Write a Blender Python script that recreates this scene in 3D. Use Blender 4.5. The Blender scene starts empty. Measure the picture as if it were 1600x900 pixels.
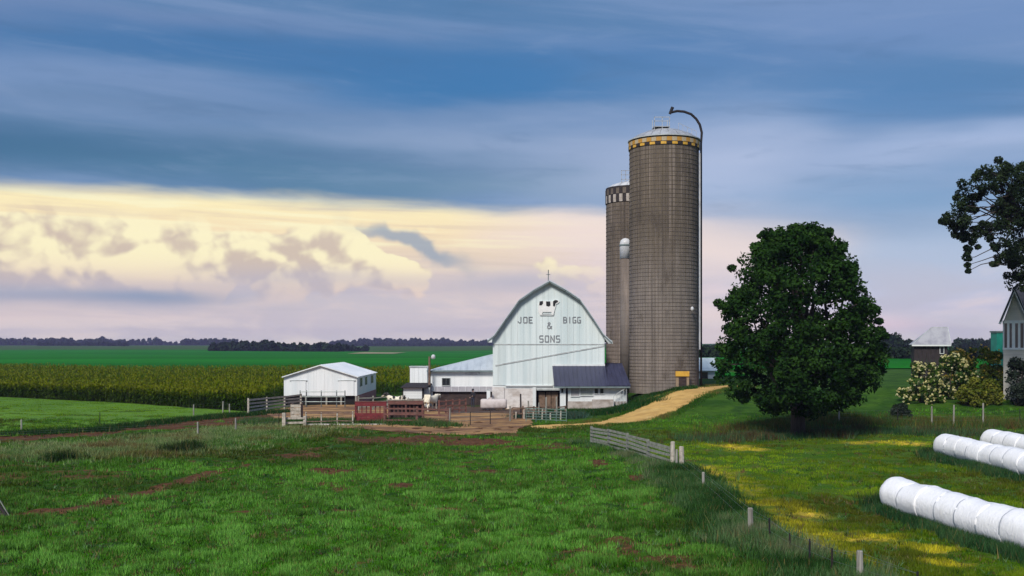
import bpy, bmesh, math, random
import numpy as np
from mathutils import Vector, Matrix
R = math.radians
scene = bpy.context.scene
COL = scene.collection

# ------------------------------------------------------------------ camera
CAM_Z, FPX, HZ = 6.2, 1600.0, 535.0          # eye height, focal length and horizon row of the 1600 px wide photograph
cam_d = bpy.data.cameras.new('camera'); cam = bpy.data.objects.new('camera', cam_d); COL.objects.link(cam)
cam.location = (0, 0, CAM_Z); cam.rotation_euler = (R(90), 0, 0)
cam_d.lens = 36.0; cam_d.sensor_width = 36.0; cam_d.shift_y = (HZ - 450) / 1600.0
cam_d.clip_start = 0.5; cam_d.clip_end = 20000
scene.camera = cam
EXPO = 1.4
vs = scene.view_settings
vs.view_transform = 'Standard'; vs.look = 'None'; vs.exposure = EXPO; vs.gamma = 1.0; vs.use_curve_mapping = False
scene.cycles.use_denoising = True
scene.cycles.max_bounces = 6; scene.cycles.transparent_max_bounces = 8
scene.cycles.volume_bounces = 0

def lin(c):
    c = c / 255.0
    return c / 12.92 if c <= 0.04045 else ((c + 0.055) / 1.055) ** 2.4
def S(r, g, b, k=1.0): return (lin(r) * k, lin(g) * k, lin(b) * k)

# ------------------------------------------------------------------ node expressions
class E:
    def __init__(s, nt, sock): s.nt, s.s = nt, sock
    def op(s, o, other=None, third=None):
        n = s.nt.nodes.new('ShaderNodeMath'); n.operation = o
        for i, v in enumerate((s, other, third)):
            if v is None: continue
            if isinstance(v, E): s.nt.links.new(v.s, n.inputs[i])
            else: n.inputs[i].default_value = v
        return E(s.nt, n.outputs[0])
    def __add__(s, o): return s.op('ADD', o)
    __radd__ = __add__
    def __sub__(s, o): return s.op('SUBTRACT', o)
    def __rsub__(s, o): return (s * -1.0) + o
    def __mul__(s, o): return s.op('MULTIPLY', o)
    __rmul__ = __mul__
    def __truediv__(s, o): return s.op('DIVIDE', o)
    def clamp(s): return s.op('MAXIMUM', 0.0).op('MINIMUM', 1.0)
def smooth(a, b, x):
    if a > b: return 1.0 - smooth(b, a, x)
    n = x.nt.nodes.new('ShaderNodeMapRange'); n.interpolation_type = 'SMOOTHSTEP'
    n.inputs['From Min'].default_value = a; n.inputs['From Max'].default_value = b
    x.nt.links.new(x.s, n.inputs['Value']); return E(x.nt, n.outputs[0])
def gauss(x, x0, sx, y, y0, sy):
    u = (x - x0) / sx; v = (y - y0) / sy
    q = (u * u + v * v) * -1.0
    n = q.nt.nodes.new('ShaderNodeMath'); n.operation = 'POWER'; n.inputs[0].default_value = math.e
    q.nt.links.new(q.s, n.inputs[1]); return E(q.nt, n.outputs[0])
def vec(x, y, z):
    nt = [v for v in (x, y, z) if isinstance(v, E)][0].nt
    n = nt.nodes.new('ShaderNodeCombineXYZ')
    for i, v in enumerate((x, y, z)):
        if isinstance(v, E): nt.links.new(v.s, n.inputs[i])
        else: n.inputs[i].default_value = v
    return E(nt, n.outputs[0])
def fbm(v, scale=1.0, detail=4.0, rough=0.5, dist=0.0):
    n = v.nt.nodes.new('ShaderNodeTexNoise'); n.inputs['Scale'].default_value = scale
    n.inputs['Detail'].default_value = detail; n.inputs['Roughness'].default_value = rough; n.inputs['Distortion'].default_value = dist
    v.nt.links.new(v.s, n.inputs['Vector']); return E(v.nt, n.outputs[0])
def mixc(f, a, b):
    nt = [v for v in (f, a, b) if isinstance(v, E)][0].nt
    n = nt.nodes.new('ShaderNodeMix'); n.data_type = 'RGBA'
    for i, v in ((0, f), (6, a), (7, b)):
        if isinstance(v, E): nt.links.new(v.s, n.inputs[i])
        elif i == 0: n.inputs[0].default_value = v
        else: n.inputs[i].default_value = (*v, 1)
    return E(nt, n.outputs[2])
def ramp(x, stops):
    n = x.nt.nodes.new('ShaderNodeValToRGB'); cr = n.color_ramp
    while len(cr.elements) < len(stops): cr.elements.new(0.5)
    for e, (p, c) in zip(cr.elements, stops): e.position = p; e.color = (*c, 1)
    x.nt.links.new(x.s, n.inputs[0]); return E(x.nt, n.outputs[0])

# ------------------------------------------------------------------ sky: Nishita air behind a storm deck and a sunlit cumulus bank
SUN_EL, SUN_ROT = R(42), R(205)              # rotation clockwise from +Y (the view direction): the sun stands behind the camera, a little left
world = bpy.data.worlds.new('World'); scene.world = world; world.use_nodes = True
nt = world.node_tree; nt.nodes.clear()
tc = nt.nodes.new('ShaderNodeTexCoord'); sp = nt.nodes.new('ShaderNodeSeparateXYZ'); nt.links.new(tc.outputs['Generated'], sp.inputs[0])
dx, dy, dz = (E(nt, sp.outputs[i]) for i in range(3))
hd = (dx * dx + dy * dy).op('SQRT')
AZ = dx.op('ARCTAN2', dy); EL = dz.op('ARCTAN2', hd)
def az(px): return math.atan((px - 800) / FPX)
def el(py, px=800): return math.atan((HZ - py) / math.hypot(FPX, px - 800))
# slow warps so that nothing in the deck is a clean ellipse
w1 = fbm(vec(dx * 2.2, dy * 2.2, dz * 9.0), 1.5, 3, .5) - 0.5
w2 = fbm(vec(dx * 2.2 + 7.3, dy * 2.2, dz * 12.0), 2.0, 3, .5) - 0.5
A2 = AZ + w1 * 0.26; E2 = EL + w2 * 0.055
streak = fbm(vec(dx * 1.1, dy * 1.1, (dz + dx * 0.10) * 15.0), 1.7, 4, .5, .35)
st = smooth(.36, .66, streak)
deck = mixc(st, S(80, 122, 166), S(122, 146, 186))
deck = mixc(gauss(A2, az(60), .30, E2, el(20, 60), .020) * .7, deck, S(126, 142, 182))
deck = mixc(gauss(A2, az(500), .55, E2, el(92, 500), .018) * .95, deck, S(58, 112, 164))
deck = mixc(gauss(A2, az(820), .18, E2, el(130, 820), .030) * 1.0, deck, S(34, 110, 166))
deck = mixc(gauss(A2, az(250), .40, E2, el(158, 250), .012) * .8, deck, S(108, 134, 172))
deck = mixc(gauss(A2, az(120), .48, E2, el(232, 120), .026) * 1.0, deck, S(44, 98, 136))
deck = mixc(gauss(A2, az(520), .24, E2, el(268, 520), .018) * .95, deck, S(62, 110, 146))
deck = mixc(gauss(A2, az(820), .24, E2, el(288, 820), .014) * .9, deck, S(84, 124, 154))
deck = mixc(gauss(A2, az(840), .24, E2, el(222, 840), .018) * .85, deck, S(138, 156, 188))
deck = mixc(gauss(A2, az(1290), .17, E2, el(165, 1290), .036) * 1.0, deck, S(64, 120, 172))
deck = mixc(gauss(A2, az(1140), .06, E2, el(270, 1140), .055) * .9, deck, S(170, 182, 212))
deck = mixc(gauss(A2, az(1350), .18, E2, el(305, 1350), .024) * 1.0, deck, S(112, 150, 190))
deck = mixc(gauss(A2, az(1540), .18, E2, el(222, 1540), .016) * .9, deck, S(156, 174, 210))
deck = mixc(gauss(A2, az(1500), .30, E2, el(30, 1500), .034) * .6, deck, S(118, 144, 190))
deck = mixc(smooth(.30, .9, EL) * .55, deck, S(146, 160, 190))
dk_ = nt.nodes.new('ShaderNodeVectorMath'); dk_.operation = 'MULTIPLY'; dk_.inputs[1].default_value = (.85, .92, .96); nt.links.new(deck.s, dk_.inputs[0]); deck = E(nt, dk_.outputs[0])
deck = mixc(gauss(A2, az(1060), .15, E2, el(255, 1060), .045) * .7, deck, S(176, 186, 214)); deck = mixc(gauss(A2, az(1560), .16, E2, el(235, 1560), .022) * .5, deck, S(172, 184, 214))
rag = fbm(vec(dx * 5.0, dy * 5.0, dz * 30.0), 1.6, 6, .6, .4) - .5
wisp = fbm(vec(dx * 5.0, dy * 5.0, (dz + dx * .06) * 34.0), 1.5, 7, .62, .5)
deck = mixc(smooth(.50, .72, wisp) * .14, deck, S(150, 168, 202)); deck = mixc(smooth(.48, .30, wisp) * .20, deck, S(50, 92, 134))
edge = smooth(-.5, .30, AZ) * -0.020 + 0.136 + w1 * 0.016 + w2 * .018 + rag * .016
dd = EL - edge
soft = smooth(az(900), az(1250), AZ)
dmask = mixc(soft, smooth(-.007, .013, dd), smooth(-.035, .030, dd))
# band under the deck
t = (EL / 0.16).clamp()
warm = ramp(t, [(0, S(236, 224, 214)), (.14, S(228, 210, 208)), (.32, S(212, 194, 194)), (.5, S(228, 204, 182)), (.66, S(248, 222, 176)), (.80, S(255, 236, 180)), (1, S(255, 242, 192))])
cool = ramp(t, [(0, S(224, 218, 214)), (.2, S(192, 190, 214)), (.45, S(168, 182, 210)), (.75, S(156, 176, 206)), (1, S(150, 170, 203))])
pink = ramp(t, [(0, S(234, 220, 214)), (.35, S(224, 202, 210)), (.7, S(238, 216, 208)), (1, S(226, 214, 212))])
warmth = smooth(az(1050), az(720), A2) * smooth(-1.9, -1.0, AZ)
low = mixc(smooth(az(1040), az(1380), A2), pink, cool)
low = mixc(smooth(-2.2, -1.2, AZ), cool, low)
low = mixc(warmth, low, warm)
# horizontal veils of light
lowpatch = fbm(vec(dx * 4.0, dy * 4.0, dz * 16.0), 1.6, 6, .55, .6)
low = mixc(smooth(.44, .64, lowpatch) * smooth(.10, .05, EL) * .55, low, S(180, 178, 196))
low = mixc(smooth(.52, .36, lowpatch) * smooth(.09, .04, EL) * .45, low, S(232, 210, 206))
veil = fbm(vec(dx * 3.0, dy * 3.0, (dz + dx * .03) * 70.0), 1.6, 5, .55, .3)
low = mixc(smooth(.50, .64, veil) * smooth(.06, .11, EL) * warmth * .8, low, S(255, 244, 196))
low = mixc(smooth(.48, .34, veil) * smooth(.05, .09, EL) * warmth * .5, low, S(222, 198, 168))
low = mixc(smooth(.50, .32, veil) * gauss(AZ, -.3, .5, EL, .05, .03) * .45, low, S(186, 176, 190))
# cumulus bank: billows with a lit side towards the upper right
def voro(v, scale, detail, rough):
    n = v.nt.nodes.new('ShaderNodeTexVoronoi'); n.feature = 'F1'; n.normalize = False
    n.inputs['Scale'].default_value = scale; n.inputs['Detail'].default_value = detail; n.inputs['Roughness'].default_value = rough; n.inputs['Lacunarity'].default_value = 2.2
    v.nt.links.new(v.s, n.inputs['Vector']); return E(v.nt, n.outputs['Distance'])
wx = fbm(vec(dx * 14.0, dy * 14.0, dz * 16.0), 1.0, 3, .5) - .5
def cloud(ox, oz):
    v = vec(dx + ox + wx * .035, dy * .5, (dz + oz) * 1.15 + wx * .03)
    return 1.0 - voro(v, 13.0, 2.6, .52) * .62
c0 = cloud(0, 0); c1 = cloud(.010, .009)
env = smooth(.030, .060, EL) * smooth(.126, .098, EL + w1 * .03)
M1 = gauss(AZ, az(495), .075, EL, el(396, 495), .036); M2 = gauss(AZ, az(85), .090, EL, el(394, 85), .037); M3 = gauss(AZ, az(300), .105, EL, el(412, 300), .026)
M4 = gauss(AZ, az(612), .032, EL, el(418, 612), .013); M5 = gauss(AZ, az(735), .026, EL, el(396, 735), .009); M6 = gauss(AZ, az(870), .050, EL, el(415, 870), .017); M7 = gauss(AZ, az(-150), .10, EL, el(390, -150), .034)
hole = gauss(AZ, az(655), .060, EL + (AZ - az(655)) * .34 + w2 * .01, el(384, 655), .010)
body = M1 * .55 + M2 * .50 + M3 * .42 + M4 * .50 + M5 * .22 + M6 * .34 + M7 * .5 - hole * .8
cover = smooth(.56, .66, c0 + body)
side = M1 * ((AZ - az(500)) * 2.6 + (EL - el(400, 500)) * 5.0) + M2 * ((AZ - az(85)) * 2.4 + (EL - el(400, 85)) * 4.5) + M4 * ((AZ - az(612)) * 3.0 + (EL - el(418, 612)) * 8.0) + M6 * ((EL - el(418, 870)) * 6.0)
lit = smooth(-.13, .09, c0 - c1 + side + w1 * .05)
hgt = smooth(.035, .088, EL)
cshade = mixc(hgt, S(188, 172, 180), S(206, 184, 164)); clit = mixc(hgt, S(246, 212, 188), S(255, 242, 194))
cum = mixc(lit, cshade, clit)
left = smooth(az(1010), az(820), AZ) * smooth(-2.0, -1.2, AZ)
# blue gap behind the billows, slate strips in front
gap = gauss(AZ, az(640), .062, EL + (AZ - az(640)) * .32 + w2 * .012 + (c0 - .5) * .05, el(386, 640), .0125)
low = mixc(smooth(.15, .85, gap) * .8, low, S(132, 148, 170))
low = mixc(cover * env * left * .95, low, cum)
low = mixc(gauss(A2, az(790), .07, EL + w2 * .02, el(440, 790), .011) * .7, low, S(172, 170, 190))
low = mixc(gauss(A2, az(240), .085, EL + w2 * .02, el(464, 240), .0075) * .95, low, S(112, 136, 172))
low = mixc(gauss(A2, az(40), .16, EL + w2 * .03, el(462, 40), .014) * .75, low, S(150, 156, 182))
low = mixc(gauss(A2, az(430), .2, EL + w2 * .03, el(440, 430), .010) * .55, low, S(180, 172, 188))
pc = gauss(A2, az(1120), .085, EL, el(385, 1120), .030) * (.55 + smooth(.40, .62, c0) * .45)
low = mixc(pc * .7, low, S(250, 224, 204))
low = mixc(gauss(A2, az(1410), .05, EL, el(505, 1410), .009) * .7, low, S(230, 202, 214))
skyc = mixc(dmask, low, deck)
nish = nt.nodes.new('ShaderNodeTexSky'); nish.sky_type = 'NISHITA'; nish.sun_disc = False
nish.sun_elevation = SUN_EL; nish.sun_rotation = SUN_ROT
BG = 0.1
k = 1.0 / (BG * 2 ** EXPO)                   # cloud radiance is given as it shows at this exposure
mul = nt.nodes.new('ShaderNodeVectorMath'); mul.operation = 'SCALE'; mul.inputs['Scale'].default_value = k
nt.links.new(skyc.s, mul.inputs[0])
final = mixc(0.94, E(nt, nish.outputs[0]), E(nt, mul.outputs[0]))
bg = nt.nodes.new('ShaderNodeBackground'); bg.inputs['Strength'].default_value = BG; nt.links.new(final.s, bg.inputs['Color'])
wo = nt.nodes.new('ShaderNodeOutputWorld'); nt.links.new(bg.outputs[0], wo.inputs['Surface'])
world.cycles.sampling_method = 'MANUAL'; world.cycles.sample_map_resolution = 512

sun_d = bpy.data.lights.new('sun', 'SUN'); sun_d.energy = 1.5; sun_d.angle = R(16); sun_d.color = (1.0, .94, .84)
sun = bpy.data.objects.new('sun', sun_d); COL.objects.link(sun)
sd = Vector((math.sin(SUN_ROT) * math.cos(SUN_EL), math.cos(SUN_ROT) * math.cos(SUN_EL), math.sin(SUN_EL)))
sun.rotation_euler = (-sd).to_track_quat('-Z', 'Y').to_euler()

# ------------------------------------------------------------------ helpers
rnd = random.Random(7); rng = np.random.default_rng(11)
def X(px, Y): return (px - 800.0) / FPX * Y                 # world x / z of a photograph column / row at distance Y
def Z(py, Y): return CAM_Z + (HZ - py) / FPX * Y
def G(px, py, z=0.0):                                      # point on level ground seen at that pixel
    Y = (CAM_Z - z) * FPX / (py - HZ); return (X(px, Y), Y)

def vnoise(x, y, seed=0):
    x = np.asarray(x, float); y = np.asarray(y, float)
    xi = np.floor(x).astype(np.int64); yi = np.floor(y).astype(np.int64); fx = x - xi; fy = y - yi
    def hsh(a, b):
        n = (a * 374761393 + b * 668265263 + seed * 1442695041) & 0xffffffff
        n = ((n ^ (n >> 13)) * 1274126177) & 0xffffffff
        return ((n ^ (n >> 16)) & 0xffff) / 65535.0
    ux = fx * fx * (3 - 2 * fx); uy = fy * fy * (3 - 2 * fy)
    return (hsh(xi, yi) * (1 - ux) + hsh(xi + 1, yi) * ux) * (1 - uy) + (hsh(xi, yi + 1) * (1 - ux) + hsh(xi + 1, yi + 1) * ux) * uy
def fnoise(x, y, seed=0, oct=4):
    s = 0; a = .5; t = 0
    for i in range(oct):
        s = s + a * vnoise(np.asarray(x) * 2 ** i, np.asarray(y) * 2 ** i, seed + i); t += a; a *= .55
    return s / t
def sstep(a, b, x):
    t = np.clip((np.asarray(x, float) - a) / (b - a), 0, 1); return t * t * (3 - 2 * t)
def hgt_at(x, y):
    x = np.asarray(x, float); y = np.asarray(y, float)
    rise = 1.8 * sstep(7, 17, x) * sstep(74, 96, y)
    rise = rise + .5 * sstep(26, 36, x) * sstep(70, 88, y)
    near = sstep(140, 60, y)
    b = ((fnoise(x * .12, y * .12, 3) - .5) * .28 + (fnoise(x * .9, y * .9, 9, 3) - .5) * .22) * near
    keep = 1 - sstep(80, 86, y) * sstep(112, 106, y) * sstep(-30, -26, x) * sstep(12, 8, x)
    roll = (fnoise(x * .004, y * .004, 21, 3) - .5) * 5.0 * sstep(300, 900, y)
    return rise + b * (0.15 + .85 * keep) + roll
def gz(x, y): return float(hgt_at(x, y))
def polydist(x, y, pts):
    x = np.asarray(x, float); y = np.asarray(y, float); best = np.full(x.shape, 1e9)
    for (ax, ay), (bx, by) in zip(pts[:-1], pts[1:]):
        vx, vy = bx - ax, by - ay; L = vx * vx + vy * vy
        t = np.clip(((x - ax) * vx + (y - ay) * vy) / L, 0, 1)
        best = np.minimum(best, np.hypot(x - ax - t * vx, y - ay - t * vy))
    return best
def inpoly(x, y, pts):
    x = np.asarray(x, float); y = np.asarray(y, float); c = np.zeros(x.shape, bool); j = len(pts) - 1
    for i in range(len(pts)):
        xi, yi = pts[i]; xj, yj = pts[j]
        c ^= ((yi > y) != (yj > y)) & (x < (xj - xi) * (y - yi) / (yj - yi + 1e-12) + xi); j = i
    return c

class MB:
    def __init__(s): s.v = []; s.f = []
    def add(s, vs, fs):
        o = len(s.v); s.v += [tuple(v) for v in vs]; s.f += [tuple(i + o for i in f) for f in fs]; return s
    def box(s, x0, x1, y0, y1, z0, z1):
        return s.add([(x0, y0, z0), (x1, y0, z0), (x1, y1, z0), (x0, y1, z0), (x0, y0, z1), (x1, y0, z1), (x1, y1, z1), (x0, y1, z1)],
                     [(0, 3, 2, 1), (4, 5, 6, 7), (0, 1, 5, 4), (1, 2, 6, 5), (2, 3, 7, 6), (3, 0, 4, 7)])
    def prism(s, poly, y0, y1):                            # polygon in x,z (counter-clockwise seen from -y) pushed along y
        n = len(poly); vs = [(x, y0, z) for x, z in poly] + [(x, y1, z) for x, z in poly]
        fs = [tuple(range(n)), tuple(range(2 * n - 1, n - 1, -1))] + [(i, i + n, (i + 1) % n + n, (i + 1) % n) for i in range(n)]
        return s.add(vs, fs)
    def slab(s, quad, t):                                  # planar polygon given thickness t against its normal
        q = [Vector(p) for p in quad]; n = (q[1] - q[0]).cross(q[2] - q[0]).normalized(); m = len(q)
        return s.add(q + [p - n * t for p in q], [tuple(range(m)), tuple(range(2 * m - 1, m - 1, -1))] + [(i, i + m, (i + 1) % m + m, (i + 1) % m) for i in range(m)])
    def bar(s, a, b, w, h, up=(0, 0, 1)):                  # rectangular bar from a to b
        a = Vector(a); b = Vector(b); d = (b - a).normalized(); u = Vector(up)
        if abs(d.dot(u)) > .99: u = Vector((0, 1, 0))
        r = d.cross(u).normalized() * w / 2; q = r.cross(d).normalized() * h / 2
        vs = [a - r - q, a + r - q, a + r + q, a - r + q, b - r - q, b + r - q, b + r + q, b - r + q]
        return s.add(vs, [(0, 1, 2, 3), (7, 6, 5, 4), (0, 4, 5, 1), (1, 5, 6, 2), (2, 6, 7, 3), (3, 7, 4, 0)])
    def tube(s, pts, rad, n=8, cap=True):
        pts = [Vector(p) for p in pts]; rs = rad if hasattr(rad, '__len__') else [rad] * len(pts); rings = []; prev = None
        for i, p in enumerate(pts):
            d = (pts[min(i + 1, len(pts) - 1)] - pts[max(i - 1, 0)]).normalized()
            u = prev if prev is not None else (Vector((1, 0, 0)) if abs(d.x) < .9 else Vector((0, 1, 0)))
            a = (u - d * u.dot(d)).normalized(); prev = a; b = d.cross(a)
            rings.append([p + (a * math.cos(2 * math.pi * k / n) + b * math.sin(2 * math.pi * k / n)) * rs[i] for k in range(n)])
        vs = [v for r in rings for v in r]; fs = []
        for i in range(len(pts) - 1):
            for k in range(n): fs.append((i * n + k, i * n + (k + 1) % n, (i + 1) * n + (k + 1) % n, (i + 1) * n + k))
        if cap: fs += [tuple(range(n - 1, -1, -1)), tuple(range((len(pts) - 1) * n, len(pts) * n))]
        return s.add(vs, fs)
    def lathe(s, c, prof, n=32, caps=True):                # prof: (radius, z) from the bottom up
        vs = [(c[0] + r * math.cos(2 * math.pi * k / n), c[1] + r * math.sin(2 * math.pi * k / n), c[2] + z) for r, z in prof for k in range(n)]; fs = []
        for i in range(len(prof) - 1):
            for k in range(n): fs.append((i * n + k, i * n + (k + 1) % n, (i + 1) * n + (k + 1) % n, (i + 1) * n + k))
        if caps: fs += [tuple(range(n - 1, -1, -1)), tuple(range((len(prof) - 1) * n, len(prof) * n))]
        return s.add(vs, fs)
    def mesh(s, name, origin=(0, 0, 0)):
        me = bpy.data.meshes.new(name); o = origin
        me.from_pydata([(v[0] - o[0], v[1] - o[1], v[2] - o[2]) for v in s.v], [], s.f); me.update(); return me
    def build(s, name, mat, parent=None, smooth=False, bevel=0, origin=None):
        org = worldloc(parent) if parent else (origin or (0, 0, 0))
        me = s.mesh(name, org)
        if smooth: me.polygons.foreach_set('use_smooth', [True] * len(me.polygons))
        o = link(name, me, mat, parent)
        if not parent: o.location = org
        if bevel:
            b = o.modifiers.new('bevel', 'BEVEL'); b.width = bevel; b.segments = 2; b.limit_method = 'ANGLE'
        return o
LOC = {}
def worldloc(o):
    return LOC.get(o.name, (0, 0, 0))
def link(name, data, mat=None, parent=None):
    o = bpy.data.objects.new(name, data); COL.objects.link(o)
    if mat is not None and data is not None and not len(data.materials): data.materials.append(mat)
    if parent:
        o.parent = parent; LOC[o.name] = worldloc(parent)
    return o
def tag(o, label, cat, group=None, kind=None):
    o['label'] = label
    if cat: o['category'] = cat
    if group: o['group'] = group
    if kind: o['kind'] = kind
    return o
def thing(name, label, cat, loc, group=None):
    o = bpy.data.objects.new(name, None); COL.objects.link(o); o.location = loc; o.empty_display_size = .2
    LOC[o.name] = tuple(loc); return tag(o, label, cat, group)
def np_mesh(name, verts, nper, mat, parent=None, tint=None, kind=None, rgb=None):
    """many loose polygons of nper corners; verts (n, nper, 3)"""
    n = len(verts); me = bpy.data.meshes.new(name); org = np.array(worldloc(parent) if parent else (0, 0, 0))
    me.vertices.add(n * nper); me.vertices.foreach_set('co', (verts.reshape(-1, 3) - org).astype(np.float32).ravel())
    me.loops.add(n * nper); me.loops.foreach_set('vertex_index', np.arange(n * nper, dtype=np.int32))
    me.polygons.add(n); me.polygons.foreach_set('loop_start', np.arange(0, n * nper, nper, dtype=np.int32))
    if tint is not None:
        a = me.attributes.new('tint', 'FLOAT', 'FACE'); a.data.foreach_set('value', np.asarray(tint, np.float32))
    if rgb is not None:
        a = me.attributes.new('rgb', 'FLOAT_COLOR', 'FACE'); a.data.foreach_set('color', np.c_[rgb, np.ones(n)].astype(np.float32).ravel())
    me.update(calc_edges=True)
    o = link(name, me, mat, parent)
    if kind: o['kind'] = kind
    return o

# ------------------------------------------------------------------ materials
def new_mat(name):
    m = bpy.data.materials.new(name); m.use_nodes = True; nt = m.node_tree; nt.nodes.clear()
    out = nt.nodes.new('ShaderNodeOutputMaterial'); b = nt.nodes.new('ShaderNodeBsdfPrincipled'); nt.links.new(b.outputs[0], out.inputs['Surface'])
    return m, nt, b, out
def obj_co(nt, gen='Object'):
    t = nt.nodes.new('ShaderNodeTexCoord'); s = nt.nodes.new('ShaderNodeSeparateXYZ'); nt.links.new(t.outputs[gen], s.inputs[0])
    return [E(nt, s.outputs[i]) for i in range(3)]
def set_bump(nt, b, h, strength=.4, dist=.02):
    n = nt.nodes.new('ShaderNodeBump'); n.inputs['Strength'].default_value = strength; n.inputs['Distance'].default_value = dist
    nt.links.new(h.s, n.inputs['Height']); nt.links.new(n.outputs[0], b.inputs['Normal'])
def mat(name, base, dark=None, scale=2.0, st=(1, 1, 1), rough=.75, metal=0, bump=.3, grime=None, lo=.4, hi=.65, spec=.35):
    """base colour broken by stretched noise towards 'dark', with an optional second stain colour"""
    m, nt, b, out = new_mat(name); x, y, z = obj_co(nt)
    v = vec(x * st[0], y * st[1], z * st[2])
    n1 = fbm(v, scale, 6, .6, .2); n2 = fbm(v, scale * 4.3, 4, .6)
    c = mixc(smooth(lo, hi, n1), base, dark or tuple(q * .72 for q in base))
    c = mixc(smooth(.45, .7, n2) * .35, c, tuple(q * .8 for q in base))
    if grime: c = mixc(smooth(.52, .72, fbm(vec(x * st[0] + 3.1, y * st[1] + 5, z * st[2]), scale * .6, 5, .65)) * .7, c, grime)
    nt.links.new(c.s, b.inputs['Base Color']); b.inputs['Roughness'].default_value = rough; b.inputs['Metallic'].default_value = metal
    b.inputs['Specular IOR Level'].default_value = spec
    if bump: set_bump(nt, b, n2, bump, .015)
    return m
def leaf_mat(name, c0, c1, trans=.25, rgb=False):
    """foliage: colour between c0 and c1 from each leaf's own tint"""
    m, nt, b, out = new_mat(name); nt.nodes.remove(b)
    a = nt.nodes.new('ShaderNodeAttribute'); a.attribute_name = 'rgb' if rgb else 'tint'
    c = E(nt, a.outputs['Color']) if rgb else mixc(E(nt, a.outputs['Fac']), c0, c1)
    d = nt.nodes.new('ShaderNodeBsdfDiffuse'); t = nt.nodes.new('ShaderNodeBsdfTranslucent'); mx = nt.nodes.new('ShaderNodeMixShader'); mx.inputs[0].default_value = trans
    nt.links.new(c.s, d.inputs[0]); nt.links.new(c.s, t.inputs[0]); nt.links.new(d.outputs[0], mx.inputs[1]); nt.links.new(t.outputs[0], mx.inputs[2]); nt.links.new(mx.outputs[0], out.inputs['Surface'])
    return m

WHITE_PAINT = mat('white_paint', (.70, .73, .74), (.60, .64, .65), .6, (1, 1, .12), .55, bump=.1, grime=(.52, .55, .55))
WHITE_METAL = mat('white_metal', (.68, .75, .76), (.56, .65, .67), .5, (2.2, 1, .10), .45, bump=.08, grime=(.44, .50, .50))
SHED_WHITE = mat('shed_white', (.76, .78, .80), (.66, .70, .73), .5, (2, 1, .12), .5, bump=.08)
SHED_ROOF = mat('shed_roof', (.80, .82, .85), (.70, .74, .78), .4, (1, .3, 1), .35, bump=.05)
WHITEWASH = mat('whitewashed_block', (.66, .63, .62), (.48, .44, .42), 1.1, (1, 1, 1.6), .9, bump=.6, grime=(.40, .34, .30))
STONE_LOW = mat('stained_block', (.46, .41, .38), (.30, .26, .23), 1.4, (1, 1, 1.6), .9, bump=.7, grime=(.22, .17, .13))
GREY_TRIM = mat('grey_trim', (.46, .49, .50), rough=.6)
DARK_TRIM = mat('dark_trim', (.16, .21, .22), rough=.6)
BLUE_ROOF = mat('slate_blue_roof', (.040, .043, .085), (.030, .032, .064), .8, (3, .4, 1), .45, bump=.1)
PALE_ROOF = mat('pale_roof', (.50, .55, .60), (.40, .45, .50), .6, (2, .4, 1), .4, bump=.1)
DARK_WOOD = mat('dark_wood', (.035, .028, .03), (.02, .016, .018), 3, (4, 4, .4), .85)
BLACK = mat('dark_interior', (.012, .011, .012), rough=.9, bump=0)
GLASS_DARK = mat('window_glass', (.02, .024, .03), rough=.12, bump=0, spec=.6)
DARK_BROWN = mat('dark_brown', (.055, .038, .036), (.03, .02, .022), 2, (1, 1, 2), .9)  # plain dark brown with darker mottling
BRICK_RED = mat('red_brick', (.36, .17, .16), (.26, .11, .11), 3, rough=.9, grime=(.28, .16, .15))
RED_PAINT = mat('red_board_paint', (.17, .018, .024), (.10, .012, .016), 3, (1, 1, 3), .6, grime=(.16, .06, .05))
RUST_BOARD = mat('worn_red_board', (.17, .07, .06), (.10, .05, .04), 3, (1, 1, 3), .8, grime=(.20, .14, .11))
WEATHER = mat('weathered_board', (.25, .26, .23), (.15, .15, .13), 2.5, (2, 2, 2), .85, grime=(.16, .16, .12))
PALE_BOARD = mat('pale_board', (.48, .44, .38), (.30, .27, .22), 2.5, (2, 2, 2), .85, grime=(.22, .18, .14))
BROWN_BOARD = mat('brown_board', (.20, .13, .095), (.11, .075, .055), 2.5, (2, 2, 2), .85)
POST_WOOD = mat('post_wood', (.30, .29, .26), (.17, .16, .14), 3, (4, 4, .6), .9)
STEEL = mat('galvanised_pipe', (.20, .23, .23), (.14, .16, .16), 2, rough=.4, metal=.5, bump=0)
GALV = mat('galvanised_sheet', (.50, .51, .53), (.36, .37, .39), 1.2, rough=.35, metal=.35, bump=.05)
WHITE_DOME = mat('white_dome_sheet', (.58, .59, .62), (.42, .43, .46), 1.2, rough=.4, bump=.05)
RUST_STEEL = mat('dark_rusted_steel', (.016, .016, .020), (.03, .022, .02), 2, rough=.7, bump=0, spec=.2)
YELLOW = mat('yellow_paint', (.62, .36, .05), (.5, .27, .04), 2, rough=.6)
ORANGE = mat('ochre_paint', (.46, .24, .04), (.34, .17, .03), 2, rough=.7)
TEAL = mat('teal_paint', (.02, .28, .22), (.015, .2, .16), 1.2, rough=.5)
BARK = mat('bark', (.060, .050, .042), (.035, .028, .024), 3, (4, 4, .7), .95, bump=1)

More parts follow.
